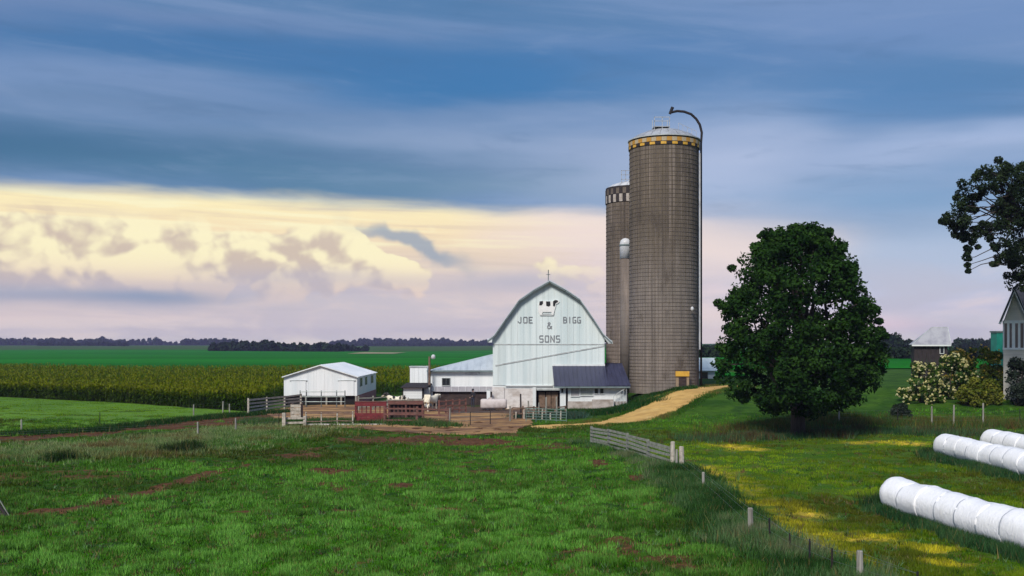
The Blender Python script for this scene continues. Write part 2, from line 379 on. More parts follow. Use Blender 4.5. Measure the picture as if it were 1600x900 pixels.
# ------------------------------------------------------------------ where the ground changes (all in metres on the ground)
LANE = [(23.5, 104), (19.6, 98.5), (15.5, 92.0), (12.2, 86.5), (9.2, 80.8), (6.6, 77.4), (3.6, 75.6), (0.6, 75.0)]
LANE_W = [1.4, 1.8, 2.0, 2.5, 2.0, 1.3, 1.0, .8]
YARD = [G(432, 668), G(470, 670), G(560, 670), G(640, 678), G(735, 682), G(800, 676), G(832, 662), G(830, 645), (1.5, 94.0), (-2, 98.5), (-8, 100), (-15, 102), (-21, 100), (-22, 92)]
MUD_STRIP = [G(-40, 690), G(120, 680), G(250, 665), G(350, 655), G(440, 648)]
COW_PATH = [(-26, 35.5), G(0, 807), G(110, 800), G(200, 777), G(320, 742), G(430, 715), G(545, 690), G(640, 690)]
MUD_SPOTS = [(G(400, 656), 4.5, 4.5), (G(345, 662), 3.5, 3.5), (G(270, 668), 3, 2.5), (G(640, 688), 4.2, 3.2), (G(720, 690), 3.5, 2.2), (G(1030, 790), .9, .55), (G(560, 800), .8, .5), (G(620, 760), .9, 1.2), (G(870, 695), 1.0, 1.6), (G(930, 720), .8, 2.0), (G(520, 735), 1.2, 1.6), (G(470, 712), 1.8, 2.2), (G(760, 735), .8, 1.2), (G(700, 800), .7, .5), (G(380, 800), .7, .5), (G(1000, 745), .7, 1.4), (G(1085, 790), .4, 1.2), (G(1130, 862), .35, .8)]
FENCE_LINE = [(4.55, 64), (8.1, 51), (7.9, 42.2), (7.55, 32.3), (8.9, 26.0), (10.2, 21)]
DRY_BLOBS = [(G(1105, 735), .8, 2.2), (G(1140, 765), .8, 1.6), (G(1190, 790), 1.1, .9), (G(1235, 820), 1.3, 1.5), (G(1270, 835), 1.6, 1.2), (G(1250, 845), .9, 1.8), (G(1330, 840), 1.4, .6), (G(1265, 805), .8, 1.2), (G(1460, 860), 1.0, .9), (G(1360, 692), 3.2, 1.0), (G(1420, 695), 1.5, .8), (G(1480, 880), .8, .5), (G(1130, 830), .3, 1.0), (G(1145, 698), 1.7, 2.0), (G(1180, 703), 1.2, 1.3)]
TRACK_A = [G(1110, 730), G(1180, 775), G(1290, 835), G(1340, 900), (13.5, 20)]
FENCE_BACK = [(16, 72), (24, 78), (34, 75.5), (46, 72)]
WEEDS_LEFT = [G(-60, 715), G(90, 712), G(200, 705), G(300, 692), G(400, 678), G(455, 670)]

def masks(x, y):
    nz = fnoise(x * .42, y * .60, 31); nb = fnoise(x * .13, y * .13, 41); nf = fnoise(x * 2.3, y * 2.3, 51, 3)
    dirt = sstep(2.6, 1.0, polydist(x, y, MUD_STRIP) + (nz - .5) * 3.5)
    pd = polydist(x, y, COW_PATH) + (nz - .5) * 1.3 + (nf - .5) * .8
    dirt = np.maximum(dirt, sstep(.75, .15, pd - .25 * sstep(45, 34, y) + .3 * sstep(42, 60, y)) * (1 - .35 * sstep(40, 60, y)))
    for (c, rx, ry) in MUD_SPOTS:
        d = np.hypot((x - c[0]) / rx, (y - c[1]) / ry) + (nz - .5) * 1.5 + (nf - .5) * .7
        dirt = np.maximum(dirt, sstep(1.05, .55, d) * .9)
    past = sstep(8.5, 6, x) * sstep(20, 26, y) * sstep(78, 66, y)
    dirt = np.maximum(dirt, sstep(.62, .74, nz * .6 + nb * .5) * past * .6); dirt = np.maximum(dirt, sstep(.64, .76, nf) * .5 * sstep(80, 70, y))
    dirt = np.maximum(dirt, sstep(1.2, .2, polydist(x, y, [(p[0] - .75, p[1]) for p in FENCE_LINE[1:]]) + (nz - .5) * 2.4) * .55)
    yd = inpoly(x, y, YARD)
    ydirt = np.where(yd, 1.0, 0.0)
    dry = np.zeros_like(dirt)
    for (c, rx, ry) in DRY_BLOBS:
        d = np.hypot((x - c[0]) / rx, (y - c[1]) / ry) + (nz - .5) * 1.4 + (nf - .5) * .9
        dry = np.maximum(dry, sstep(1.2, .35, d))
    dry = np.maximum(dry, sstep(1.3, .2, polydist(x, y, TRACK_A) + (nz - .5) * 1.8) * .35); dry = dry * (.35 + .65 * sstep(.36, .56, nf))
    right = sstep(.2, 1.6, x - np.interp(y, [20, 26, 32.3, 42.2, 51, 64, 80], [10.5, 8.9, 7.55, 7.9, 8.1, 4.6, 9.0])) * sstep(80, 66, y)
    return dirt, dry, right, ydirt, nz, nb, nf

# ------------------------------------------------------------------ ground: one sheet to the horizon
def graded(lo, hi, fine0, fine1, step, grow=1.09):
    a = list(np.arange(fine0, fine1, step)); s = step; v = a[-1]
    while v < hi: s *= grow; v += s; a.append(v)
    s = step; v = a[0]
    while v > lo: s *= grow; v -= s; a.insert(0, v)
    return np.array(a)
gx = graded(-2000, 2000, -30, 34, .24); gy = graded(-300, 2700, 22, 82, .24, 1.07)
GXX, GYY = np.meshgrid(gx, gy); gzz = hgt_at(GXX, GYY)
nx, ny = len(gx), len(gy)
me = bpy.data.meshes.new('ground')
me.vertices.add(nx * ny); me.vertices.foreach_set('co', np.stack([GXX, GYY, gzz], -1).astype(np.float32).ravel())
ii = np.arange(nx * ny).reshape(ny, nx); q = np.stack([ii[:-1, :-1], ii[:-1, 1:], ii[1:, 1:], ii[1:, :-1]], -1).reshape(-1, 4)
me.loops.add(q.size); me.loops.foreach_set('vertex_index', q.ravel().astype(np.int32))
me.polygons.add(len(q)); me.polygons.foreach_set('loop_start', np.arange(0, q.size, 4, dtype=np.int32)); me.polygons.foreach_set('use_smooth', np.ones(len(q), bool))
dirt, dry, right, ydirt, nz_, nb_, nf_ = masks(GXX, GYY)
a = me.attributes.new('cover', 'FLOAT_COLOR', 'POINT'); a.data.foreach_set('color', np.stack([np.maximum(dirt, ydirt), dry, right, np.ones_like(dry)], -1).astype(np.float32).ravel())
me.update(calc_edges=True)
m, nt, b, out = new_mat('pasture_ground'); x, y, z = obj_co(nt)
at = nt.nodes.new('ShaderNodeAttribute'); at.attribute_name = 'cover'; sc3 = nt.nodes.new('ShaderNodeSeparateColor'); nt.links.new(at.outputs['Color'], sc3.inputs[0])
mD, mY, mR = (E(nt, sc3.outputs[i]) for i in range(3))
n1 = fbm(vec(x, y, z), .35, 6, .6, .4); n2 = fbm(vec(x, y, z), 3.5, 5, .65); n3 = fbm(vec(x, y, z), 1.1, 5, .6, .3)
past = mixc(smooth(.35, .65, n1), (.018, .060, .004), (.045, .105, .007))
past = mixc(smooth(.48, .68, n3) * .7, past, (.010, .032, .005))
past = mixc(smooth(.55, .72, n2) * .5, past, (.06, .13, .04))
rgt = mixc(smooth(.36, .62, n1), (.030, .090, .006), (.065, .120, .010))
rgt = mixc(smooth(.5, .7, n3) * .6, rgt, (.045, .050, .010))
gcol = mixc(mR, past, rgt)
gcol = mixc(mY * smooth(.25, .6, n2), gcol, mixc(n3, (.56, .46, .03), (.60, .34, .07)))
soil = mixc(smooth(.38, .66, n2), (.060, .026, .012), (.125, .058, .026)); soil = mixc(smooth(.55, .75, n1) * .5, soil, (.20, .10, .045))
gcol = mixc(smooth(.25, .7, mD + (n2 - .5) * .6), gcol, soil)
nt.links.new(gcol.s, b.inputs['Base Color']); b.inputs['Roughness'].default_value = .95; b.inputs['Specular IOR Level'].default_value = .1
set_bump(nt, b, n2, .7, .05)
ground = link('ground', me, m); ground['kind'] = 'structure'; ground['label'] = 'green pasture ground with worn muddy patches'

def sheet(name, poly, material, lift, label, n_in=10, jag=.5, seed=0, dens=.6):
    """level-following sheet over a ground polygon, its rim ragged"""
    pts = []
    for (ax, ay), (bx, by) in zip(poly, poly[1:] + poly[:1]):
        L = math.hypot(bx - ax, by - ay); k = max(1, int(L / dens))
        for i in range(k): t = i / k; pts.append((ax + (bx - ax) * t, ay + (by - ay) * t))
    P = np.array(pts); c = P.mean(0); nn = (fnoise(P[:, 0] * .7, P[:, 1] * .7, seed + 5) - .5) * 2 * jag + (fnoise(P[:, 0] * 3, P[:, 1] * 3, seed + 8) - .5) * jag * .8
    d = P - c; d /= np.linalg.norm(d, axis=1)[:, None]; P = P + d * nn[:, None]
    mb = MB(); n = len(P); rows = [c + (P - c) * ((i + 1) / n_in) for i in range(n_in)]
    vs = [(c[0], c[1], gz(*c) + lift)] + [(p[0], p[1], h + lift) for r in rows for p, h in zip(r, hgt_at(r[:, 0], r[:, 1]))]
    fs = [(0, 1 + i, 1 + (i + 1) % n) for i in range(n)]
    for rI in range(n_in - 1):
        o = 1 + rI * n
        fs += [(o + i, o + n + i, o + n + (i + 1) % n, o + (i + 1) % n) for i in range(n)]
    mb.add(vs, fs); o = mb.build(name, material, smooth=True); o['kind'] = 'structure'; o['label'] = label; return o
YARD_SOIL = mat('yard_soil', (.38, .22, .085), (.15, .075, .038), .32, (1, 1.6, 1), .95, bump=1, grime=(.085, .042, .026), lo=.36, hi=.60)
sheet('farmyard', YARD, YARD_SOIL, .03, 'bare tan and brown dirt of the farmyard', jag=.8)
GRAVEL = mat('lane_gravel', (.56, .35, .11), (.42, .25, .075), .7, (1, 1, 1), .95, bump=1, grime=(.66, .48, .20))
lp = []
Ld = [0]
for (ax, ay), (bx, by) in zip(LANE[:-1], LANE[1:]): Ld.append(Ld[-1] + math.hypot(bx - ax, by - ay))
ts = np.arange(0, Ld[-1], .4); LX = np.interp(ts, Ld, [p[0] for p in LANE]); LY = np.interp(ts, Ld, [p[1] for p in LANE]); LW = np.interp(ts, Ld, LANE_W)
LX = np.convolve(np.pad(LX, 6, 'edge'), np.ones(13) / 13, 'valid'); LY = np.convolve(np.pad(LY, 6, 'edge'), np.ones(13) / 13, 'valid')
tx = np.gradient(LX); ty = np.gradient(LY); tl = np.hypot(tx, ty); nxv, nyv = ty / tl, -tx / tl
mb = MB(); vs = []; NC = 9
for i in range(len(ts)):
    wl = LW[i] + (fnoise(ts[i] * .35, 1.0, 61) - .5) * 1.3; wr = LW[i] + (fnoise(ts[i] * .35, 9.0, 62) - .5) * 1.3
    for k in range(NC):
        f = -wl + (wl + wr) * k / (NC - 1); px_, py_ = LX[i] + nxv[i] * f, LY[i] + nyv[i] * f
        vs.append((px_, py_, gz(px_, py_) + .05 - .03 * (k in (0, NC - 1)) - .022 * (k in (2, 6))))
fs = [(i * NC + k, i * NC + k + 1, (i + 1) * NC + k + 1, (i + 1) * NC + k) for i in range(len(ts) - 1) for k in range(NC - 1)]
MUD = mat('churned_mud', (.075, .040, .026), (.045, .024, .018), .6, (1, 1.5, 1), .8, bump=1, grime=(.13, .075, .045))
sheet('mud_patch', [(-8.2, 99.6), (-2.4, 98.8), (-1.9, 94.6), (.8, 93.6), (2.4, 94.2), (4.2, 93.0), (3.0, 88.5), (-1.0, 89.5), (-5.0, 90.5), (-8.8, 93.5)], MUD, .045, 'dark churned mud between the annex and the barn door', n_in=8, jag=.9, seed=9)
lane = mb.add(vs, fs).build('farm_lane', GRAVEL, smooth=True); lane['kind'] = 'structure'; lane['label'] = 'golden gravel lane curving up to the silos'
sheet('silo_apron', [(9.2, 92.5), (12.4, 92.6), (14.0, 94.6), (12.0, 96.5), (9.5, 95.6)], GRAVEL, .04, 'sandy patch beside the lean-to wall', n_in=6, jag=.3, seed=3)

# fields beyond: a bright green crop rising to the woods
m, nt, b, out = new_mat('green_crop'); x, y, z = obj_co(nt)
n1 = fbm(vec(x * .004, y * .02, 0.0), 1.0, 5, .6); n2 = fbm(vec(x * .03, y * .2, 0.0), 1.0, 5, .65); n3 = fbm(vec(x, y, z), .6, 4, .7)
c = mixc(smooth(.38, .62, n1), (.004, .115, .003), (.009, .170, .006)); c = mixc(smooth(.45, .7, n2) * .55, c, (.003, .058, .003)); c = mixc(smooth(.5, .7, n3) * .5, c, (.010, .045, .006))
nt.links.new(c.s, b.inputs['Base Color']); b.inputs['Roughness'].default_value = .95; b.inputs['Specular IOR Level'].default_value = .05; set_bump(nt, b, n3, .8, .2)
FIELD_MAT = m
def strip_sheet(name, x0, x1, y0, y1, material, lift, label, nx_=60, ny_=40, wob=6):
    xs = np.linspace(x0, x1, nx_); t = (np.arange(ny_) / (ny_ - 1))[:, None] ** 1.6
    ya = y0 + (fnoise(xs * .02, 1 + xs * 0, 71) - .5) * wob; yb = y1 + (fnoise(xs * .006, 3 + xs * 0, 72) - .5) * wob * 8
    yy = ya + (yb - ya) * t; xx = np.broadcast_to(xs, yy.shape); vs = np.stack([xx, yy, hgt_at(xx, yy) + lift], -1).reshape(-1, 3).tolist()
    fs = [(j * nx_ + i, j * nx_ + i + 1, (j + 1) * nx_ + i + 1, (j + 1) * nx_ + i) for j in range(ny_ - 1) for i in range(nx_ - 1)]
    o = MB().add(vs, fs).build(name, material, smooth=True); o['kind'] = 'structure'; o['label'] = label; return o
strip_sheet('crop_field', -520, 30, 128, 820, FIELD_MAT, .15, 'bright green crop field beyond the corn', 170, 120)
strip_sheet('far_field', 30, 700, 150, 700, FIELD_MAT, .15, 'dark green field beyond the house', 120, 100)
PALE_FIELD = mat('stubble_field', (.30, .24, .14), (.2, .2, .1), .02, rough=.95, bump=0)
strip_sheet('stubble_field', -92, -66, 570, 640, PALE_FIELD, .4, 'small pale stubble field before the woods', 10, 6, 2)

# ------------------------------------------------------------------ grass, weeds, corn
GRASS_MAT = leaf_mat('grass_blades', None, None, .3, rgb=True)
def blades(P, nb, h, w, spread, col, lean=.5):
    """P (n,2) tuft centres -> (n*nb,3,3) triangles and colours"""
    n = len(P); c = np.repeat(P, nb, 0) + rng.normal(0, 1, (n * nb, 2)) * np.repeat(np.broadcast_to(spread, n), nb)[:, None]
    hh = np.repeat(np.broadcast_to(h, n), nb) * rng.uniform(.55, 1.15, n * nb); ww = np.repeat(np.broadcast_to(w, n), nb) * rng.uniform(.7, 1.3, n * nb)
    th = rng.uniform(0, 2 * np.pi, n * nb); la = rng.uniform(0, 2 * np.pi, n * nb); lz = hh * rng.uniform(0, lean, n * nb)
    z = hgt_at(c[:, 0], c[:, 1]) - .01
    v = np.zeros((n * nb, 3, 3)); dx_, dy_ = np.cos(th) * ww / 2, np.sin(th) * ww / 2
    v[:, 0] = np.c_[c[:, 0] - dx_, c[:, 1] - dy_, z]; v[:, 1] = np.c_[c[:, 0] + dx_, c[:, 1] + dy_, z]
    v[:, 2] = np.c_[c[:, 0] + np.cos(la) * lz, c[:, 1] + np.sin(la) * lz, z + hh]
    cc = np.repeat(np.broadcast_to(col, (n, 3)), nb, 0) * rng.uniform(.55, 1.5, (n * nb, 1)); dead = rng.uniform(0, 1, n * nb) < .05; cc[dead] = np.array([.20, .16, .06]) * rng.uniform(.6, 1.2, (dead.sum(), 1))
    return v, np.clip(cc, 0, .9)
def scatter(n, y0, y1, pw=2.0, xm=.56):
    """points in the view wedge between two distances, denser towards the camera"""
    u = rng.uniform(0, 1, n); y = 1 / (1 / y0 + u * (1 / y1 - 1 / y0)) if pw == 2 else y0 + (y1 - y0) * u
    return np.c_[rng.uniform(-xm, xm, n) * y, y]
V_, C_ = [], []
P = scatter(230000, 22.5, 82)
dirt, dry, right, yd, nz, nb, nf = masks(P[:, 0], P[:, 1])
lane_d = polydist(P[:, 0], P[:, 1], list(zip(LX[::8], LY[::8])))
hum = fnoise(P[:, 0] * 1.5 + 20, P[:, 1] * 1.5, 83, 3)
keep = (rng.uniform(0, 1, len(P)) > np.clip(dirt * 1.25 + dry * .5, 0, .97)) & (rng.uniform(0, 1, len(P)) < .18 + 1.1 * sstep(.36, .60, hum)) & (yd < .5) & (lane_d > 2.0)
P = P[keep]; hum = hum[keep]; right = right[keep]; dry = dry[keep]; nz = nz[keep]; nb = nb[keep]; nf = nf[keep]
cl = fnoise(P[:, 0] * .8 + 50, P[:, 1] * .8, 81)                   # clumps grazed short or left long
g1 = np.array([.036, .135, .005]); g2 = np.array([.115, .265, .045]); g3 = np.array([.022, .064, .005])
r1 = np.array([.042, .125, .005]); r2 = np.array([.165, .250, .014])
t = sstep(.34, .70, nf * .4 + hum * .6)[:, None]; col = g1 * (1 - t) + g2 * t
dk = sstep(.46, .34, cl + (nf - .5) * .5)[:, None] * .55; col = col * (1 - dk) + g3 * dk
farther = sstep(38, 60, P[:, 1])[:, None]; col = col * (1 - farther * .45) + np.array([.046, .130, .003]) * farther * .45
colr = r1 * (1 - t) + r2 * t; rr = right[:, None]; col = col * (1 - rr) + colr * rr
mac = fnoise(P[:, 0] * .09 + 4, P[:, 1] * .16, 87, 3)[:, None]; col = col * (.55 + .9 * sstep(.25, .72, mac)); bz_ = sstep(.42, .30, mac) * .45; col = col * (1 - bz_) + np.array([.075, .060, .018]) * bz_
col = col * (1 - dry[:, None]) + np.array([.56, .50, .03]) * dry[:, None]
hh = (.03 + .10 * cl + .16 * sstep(.45, .75, hum)) * (1 - .35 * right)
v, c = blades(P, 7, hh, .018 + P[:, 1] * .00045, .05 + P[:, 1] * .0012, col); V_.append(v); C_.append(c)
def weed_line(pts, n, wid, h, cols, nb_=9, sp=.12, w=.03, side=0):
    """rank growth along a line"""
    seg = np.array(pts); L = np.r_[0, np.cumsum(np.hypot(*np.diff(seg, axis=0).T))]; u = rng.uniform(0, L[-1], n)
    x = np.interp(u, L, seg[:, 0]) + rng.normal(side, wid, n); y = np.interp(u, L, seg[:, 1]) + rng.normal(0, wid, n)
    k = fnoise(x * .5, y * .5, 91); cols = np.array(cols); ci = np.clip((k * 1.5 - .25 + rng.uniform(-.15, .15, n)) * len(cols), 0, len(cols) - 1).astype(int)
    v, c = blades(np.c_[x, y], nb_, h * (.45 + k), w, sp, cols[ci], .7); V_.append(v); C_.append(c)
GW = [(.014, .040, .010), (.022, .065, .016), (.040, .105, .026), (.085, .165, .060), (.15, .18, .09)]
weed_line(FENCE_LINE[1:], 5600, .50, .44, GW, side=-.15, w=.04)
weed_line([(p[0] - .7, p[1]) for p in FENCE_LINE[1:]], 2600, .6, .28, GW)
weed_line(FENCE_LINE[:2], 900, .5, .26, GW, side=-.5)
weed_line(FENCE_BACK, 3400, 1.2, .55, [(.03, .08, .02), (.05, .12, .03), (.12, .085, .03), (.06, .12, .03), (.14, .13, .03), (.03, .09, .03)], w=.045, sp=.2)
weed_line([(12, 65), (17, 67), (24, 70), (36, 66)], 1800, 1.2, .5, [(.03, .08, .03), (.06, .12, .05), (.08, .06, .03)], w=.04, sp=.2)
weed_line(WEEDS_LEFT, 3800, 2.4, .30, [(.05, .12, .025), (.10, .20, .05), (.19, .26, .10), (.14, .15, .04), (.16, .12, .05)], w=.04, sp=.2)
weed_line([(p[0], p[1] + 3) for p in WEEDS_LEFT], 2600, 2.0, .30, [(.08, .18, .03), (.20, .28, .10), (.26, .30, .14), (.16, .12, .05)], w=.04, sp=.2)
weed_line([(p[0] - .3, p[1] + 3.2) for p in MUD_STRIP], 1500, .6, .4, [(.015, .04, .012), (.02, .06, .015), (.03, .07, .02)], w=.04, sp=.2)
for c0 in (G(290, 700), G(268, 705), G(84, 722)): weed_line([c0, (c0[0] + .6, c0[1])], 60, .35, .62, [(.014, .035, .010), (.025, .055, .015), (.05, .07, .025)], w=.05, sp=.2)
weed_line([(3.2, 87.5), (6.0, 88.2), (9.0, 89.8), (11.6, 91.8)], 2200, .75, .5, [(.012, .045, .012), (.02, .075, .016), (.03, .09, .02)], w=.06, sp=.25)
weed_line([(1.0, 84.5), (3.0, 84.0), (5.2, 85.0)], 900, .6, .5, [(.03, .07, .05), (.05, .10, .07)], w=.05, sp=.25)
for sg in (-1, 1): weed_line([(LX[i] + sg * nxv[i] * (LW[i] + .25), LY[i] + sg * nyv[i] * (LW[i] + .25)) for i in range(0, len(ts), 6)], 1100, .28, .22, [(.03, .09, .012), (.05, .13, .015), (.10, .15, .03), (.16, .13, .04)], w=.05, sp=.15)
weed_line([(10.2, 93.6), (13, 95.3), (17, 96.6)], 700, .35, .4, [(.02, .06, .015), (.03, .09, .02)], w=.06, sp=.2)
ROW_A = [(14.35, 38.2), (15.45, 30.2), (16.25, 24.4)]; ROW_B = [(23.25, 55.0), (23.5, 46.5), (23.8, 38.0)]; ROW_C = [(27.6, 59.0), (28.0, 50.0), (28.4, 44.0)]
for row, k in ((ROW_A, 1600), (ROW_B, 1300), (ROW_C, 500)):
    weed_line([(p[0] - .78, p[1]) for p in row], k, .30, .38, [(.020, .060, .022), (.03, .085, .03), (.05, .11, .04)], w=.03, sp=.12)
    weed_line([(row[0][0] - .6, row[0][1] + .55), (row[0][0] + .5, row[0][1] + .9)], 140, .3, .5, [(.02, .05, .02), (.03, .07, .025)], w=.04, sp=.15)
weed_line([(-20, 79), (-13, 78.2), (-8, 77.8), (-5, 76)], 1500, .7, .45, [(.03, .08, .02), (.05, .12, .03), (.08, .13, .05)], w=.05, sp=.2)
Q = scatter(5200, 23, 70); dq, yq, rq, ydq, *_ = masks(Q[:, 0], Q[:, 1]); Q = Q[(ydq < .5) & (rng.uniform(0, 1, len(Q)) > yq)]          # rank tufts, thistles and dead stems across the pasture
cq = np.array([(.020, .055, .012), (.05, .13, .03), (.11, .20, .08), (.16, .15, .06), (.13, .085, .04)])[rng.integers(0, 5, len(Q))]
v, c = blades(Q, 8, rng.uniform(.08, .22, len(Q)), .02 + Q[:, 1] * .0005, .06, cq, 1.0); V_.append(v); C_.append(c)
M_P = np.c_[rng.uniform(-62, -19, 30000), rng.uniform(64, 124, 30000)]; MPOLY = [G(-260, 694), G(0, 684), G(130, 674), G(290, 656), G(386, 645), G(300, 638), G(200, 631), G(100, 626), G(0, 621), (-110, 135)]
M_P = M_P[inpoly(M_P[:, 0], M_P[:, 1], MPOLY) & (np.abs(M_P[:, 0]) < .53 * M_P[:, 1])]; mk = fnoise(M_P[:, 0] * .2, M_P[:, 1] * .5, 77)[:, None]
v, c = blades(M_P, 5, .10, .05, .15, np.array([.075, .190, .005]) * (1 - mk) + np.array([.19, .32, .014]) * mk); V_.append(v); C_.append(c)
o = np_mesh('grass', np.concatenate(V_), 3, GRASS_MAT, kind='stuff', rgb=np.concatenate(C_)); o['label'] = 'green pasture grass and rank weeds along the fences'

CORN_MAT = leaf_mat('corn_leaves', None, None, .3, rgb=True)
CORN_EDGE = [(-190, 150), (-110, 136), G(0, 620), G(100, 625), G(200, 630), G(300, 637), G(392, 643)]
CORN = CORN_EDGE + [(-24.6, 104), (-24.2, 119), (-9.5, 121), (-4, 123), (-3, 199), (-70, 212), (-190, 240)]
NPL = 34000; y_ = 90 + (238 - 90) * rng.uniform(0, 1, NPL) ** 1.9; x_ = rng.uniform(-.56, .02, NPL) * y_
ed = polydist(x_, y_, CORN_EDGE); ok = inpoly(x_, y_ + (fnoise(x_ * .03, x_ * 0, 45) - .5) * 22 * sstep(150, 190, y_), CORN) & ((ed < 6) | (rng.uniform(0, 1, NPL) < .8)); x_, y_ = x_[ok], y_[ok]
u = rng.uniform(0, 1, 3200); seg = np.array(CORN_EDGE[1:]); L = np.r_[0, np.cumsum(np.hypot(*np.diff(seg, axis=0).T))]
x_ = np.r_[x_, np.interp(u * L[-1], L, seg[:, 0])]; y_ = np.r_[y_, np.interp(u * L[-1], L, seg[:, 1]) + np.abs(rng.normal(.6, .8, 3200))]
n = len(x_); H = rng.uniform(1.25, 1.6, n) + (fnoise(x_ * .05, y_ * .05, 17) - .5) * .5; z0 = hgt_at(x_, y_)
lv, lc = [], []
for k in range(9):
    th = rng.uniform(0, 2 * np.pi, n); f = (k + .6) / 9.5; L_ = rng.uniform(.35, .75, n); w = rng.uniform(.04, .085, n); zb = z0 + H * f; up = rng.uniform(.1, .45, n); dr = rng.uniform(-.35, .1, n)
    cx, cy = np.cos(th), np.sin(th); v = np.zeros((n, 4, 3))
    v[:, 0] = np.c_[x_, y_, zb]; v[:, 1] = np.c_[x_ + cx * L_ * .5 - cy * w, y_ + cy * L_ * .5 + cx * w, zb + up * .8]
    v[:, 2] = np.c_[x_ + cx * L_, y_ + cy * L_, zb + up + dr]; v[:, 3] = np.c_[x_ + cx * L_ * .5 + cy * w, y_ + cy * L_ * .5 - cx * w, zb + up * .8]
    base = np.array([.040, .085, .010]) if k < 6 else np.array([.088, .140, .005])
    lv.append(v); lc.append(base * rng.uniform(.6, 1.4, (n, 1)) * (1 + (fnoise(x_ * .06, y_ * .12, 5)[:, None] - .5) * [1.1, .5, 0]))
th = rng.uniform(0, 2 * np.pi, n); cx, cy = np.cos(th), np.sin(th)
v = np.zeros((n, 4, 3)); wb = .03                                   # stalks, then tassels
v[:, 0] = np.c_[x_ - cx * wb, y_ - cy * wb, z0]; v[:, 1] = np.c_[x_ + cx * wb, y_ + cy * wb, z0]; v[:, 2] = np.c_[x_ + cx * wb * .6, y_ + cy * wb * .6, z0 + H]; v[:, 3] = np.c_[x_ - cx * wb * .6, y_ - cy * wb * .6, z0 + H]
lv.append(v.copy()); lc.append(np.array([.06, .08, .025]) * rng.uniform(.7, 1.3, (n, 1)))
v[:, 0] = np.c_[x_ - cx * .02, y_ - cy * .02, z0 + H - .05]; v[:, 1] = np.c_[x_ + cx * .02, y_ + cy * .02, z0 + H - .05]; v[:, 2] = np.c_[x_ + cx * .10, y_ + cy * .10, z0 + H + .28]; v[:, 3] = np.c_[x_ - cx * .10, y_ - cy * .10, z0 + H + .22]
lv.append(v); lc.append(np.array([.140, .160, .010]) * rng.uniform(.6, 1.3, (n, 1)))
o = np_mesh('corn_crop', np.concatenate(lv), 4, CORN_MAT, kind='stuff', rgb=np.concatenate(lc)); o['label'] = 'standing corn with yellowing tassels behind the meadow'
MEADOW = mat('mown_meadow', (.085, .195, .004), (.060, .155, .005), .12, (1, .5, 1), .95, bump=.5, grime=(.10, .21, .012))
sheet('meadow', [G(-260, 694), G(0, 685), G(130, 675), G(290, 657), G(388, 645), G(388, 643.5), G(300, 637.5), G(200, 630.5), G(100, 625.5), G(0, 620.5), (-112, 136), (-150, 120)], MEADOW, .03, 'smooth mown green meadow beside the corn', n_in=8, jag=.25, dens=1.2)

# ------------------------------------------------------------------ crowns
def clump_leaves(centres, radii, nleaf, size, flat=.75, up=.35):
    """leaf quads on and in each clump; returns (n,4,3), tint"""
    n = len(centres); C = np.repeat(centres, nleaf, 0); Rr = np.repeat(radii, nleaf)
    d = rng.normal(0, 1, (n * nleaf, 3)); d /= np.linalg.norm(d, axis=1)[:, None]
    r = rng.uniform(.35, 1.08, n * nleaf) ** .6; p = C + d * (Rr * r)[:, None] * [1, 1, flat]
    nrm = d * .8 + rng.normal(0, .7, d.shape) + [0, 0, up]; nrm /= np.linalg.norm(nrm, axis=1)[:, None]
    a = np.cross(nrm, rng.normal(0, 1, d.shape)); a /= np.linalg.norm(a, axis=1)[:, None]; b_ = np.cross(nrm, a)
    s = size * rng.uniform(.6, 1.4, n * nleaf)[:, None]
    v = np.stack([p - a * s * .62, p + b_ * s * .38 + a * s * .05, p + a * s * .62, p - b_ * s * .38 + a * s * .05], 1)
    t = np.clip(np.repeat(rng.uniform(0, 1, n) ** 1.5, nleaf) * .75 + rng.uniform(0, .4, n * nleaf), 0, 1)
    return v, t
def limb(mb, a, b, r0, r1, k=5, wob=.08, n=7):
    a, b = Vector(a), Vector(b); L = (b - a).length; pts = []
    for i in range(k + 1):
        t = i / k; p = a.lerp(b, t) + Vector([rnd.uniform(-1, 1) * wob * L * math.sin(math.pi * t) for _ in range(3)])
        p.z += .10 * L * math.sin(math.pi * t); pts.append(p)
    mb.tube(pts, [r0 + (r1 - r0) * i / k for i in range(k + 1)], n)

# the big maple
TX, TY = X(1246, 67.5), 67.5; TZ = gz(TX, TY); MP = TY / FPX
tree = thing('maple_tree', 'large round dark green broadleaf tree right of the silos', 'tree', (TX, TY, TZ))
prof = [(640, 40), (633, 78), (622, 104), (606, 122), (584, 134), (550, 134), (515, 127), (480, 120), (450, 111), (425, 98), (400, 83), (380, 66), (366, 46), (356, 18)]
zs = np.array([Z(p[0], TY) for p in prof]); rs = np.array([p[1] * MP for p in prof])
def crown_r(z, th): return np.interp(z, zs, rs) * (.97 + .20 * (fnoise(th * 1.7 + 9, z * .42, 3) - .5) * 2)
cc, rr = [], []
for i in range(620):
    zz = zs[0] + (zs[-1] - zs[0]) * rnd.random() ** .85; th = rnd.uniform(0, 2 * math.pi); Rm = float(crown_r(zz, th)); r = rnd.uniform(.45, .90)
    if rnd.random() < .62: r = rnd.uniform(.84, .97)
    rad = rnd.uniform(.45, .95) * (.75 if zz > 12 else 1)
    rm = max(0, Rm * r - rad * .35); cc.append((TX + .3 * (zz - zs[0]) / 13 + math.cos(th) * rm, TY + math.sin(th) * rm, zz)); rr.append(rad)
for i in range(60):                                                  # ragged sprays beyond the outline
    zz = rnd.uniform(zs[0] + .5, zs[-1]); th = rnd.uniform(0, 2 * math.pi); Rm = float(crown_r(zz, th)) * 1.02; cc.append((TX + math.cos(th) * Rm, TY + math.sin(th) * Rm, zz + .2)); rr.append(rnd.uniform(.22, .4))
cc = np.array(cc); rr = np.array(rr)
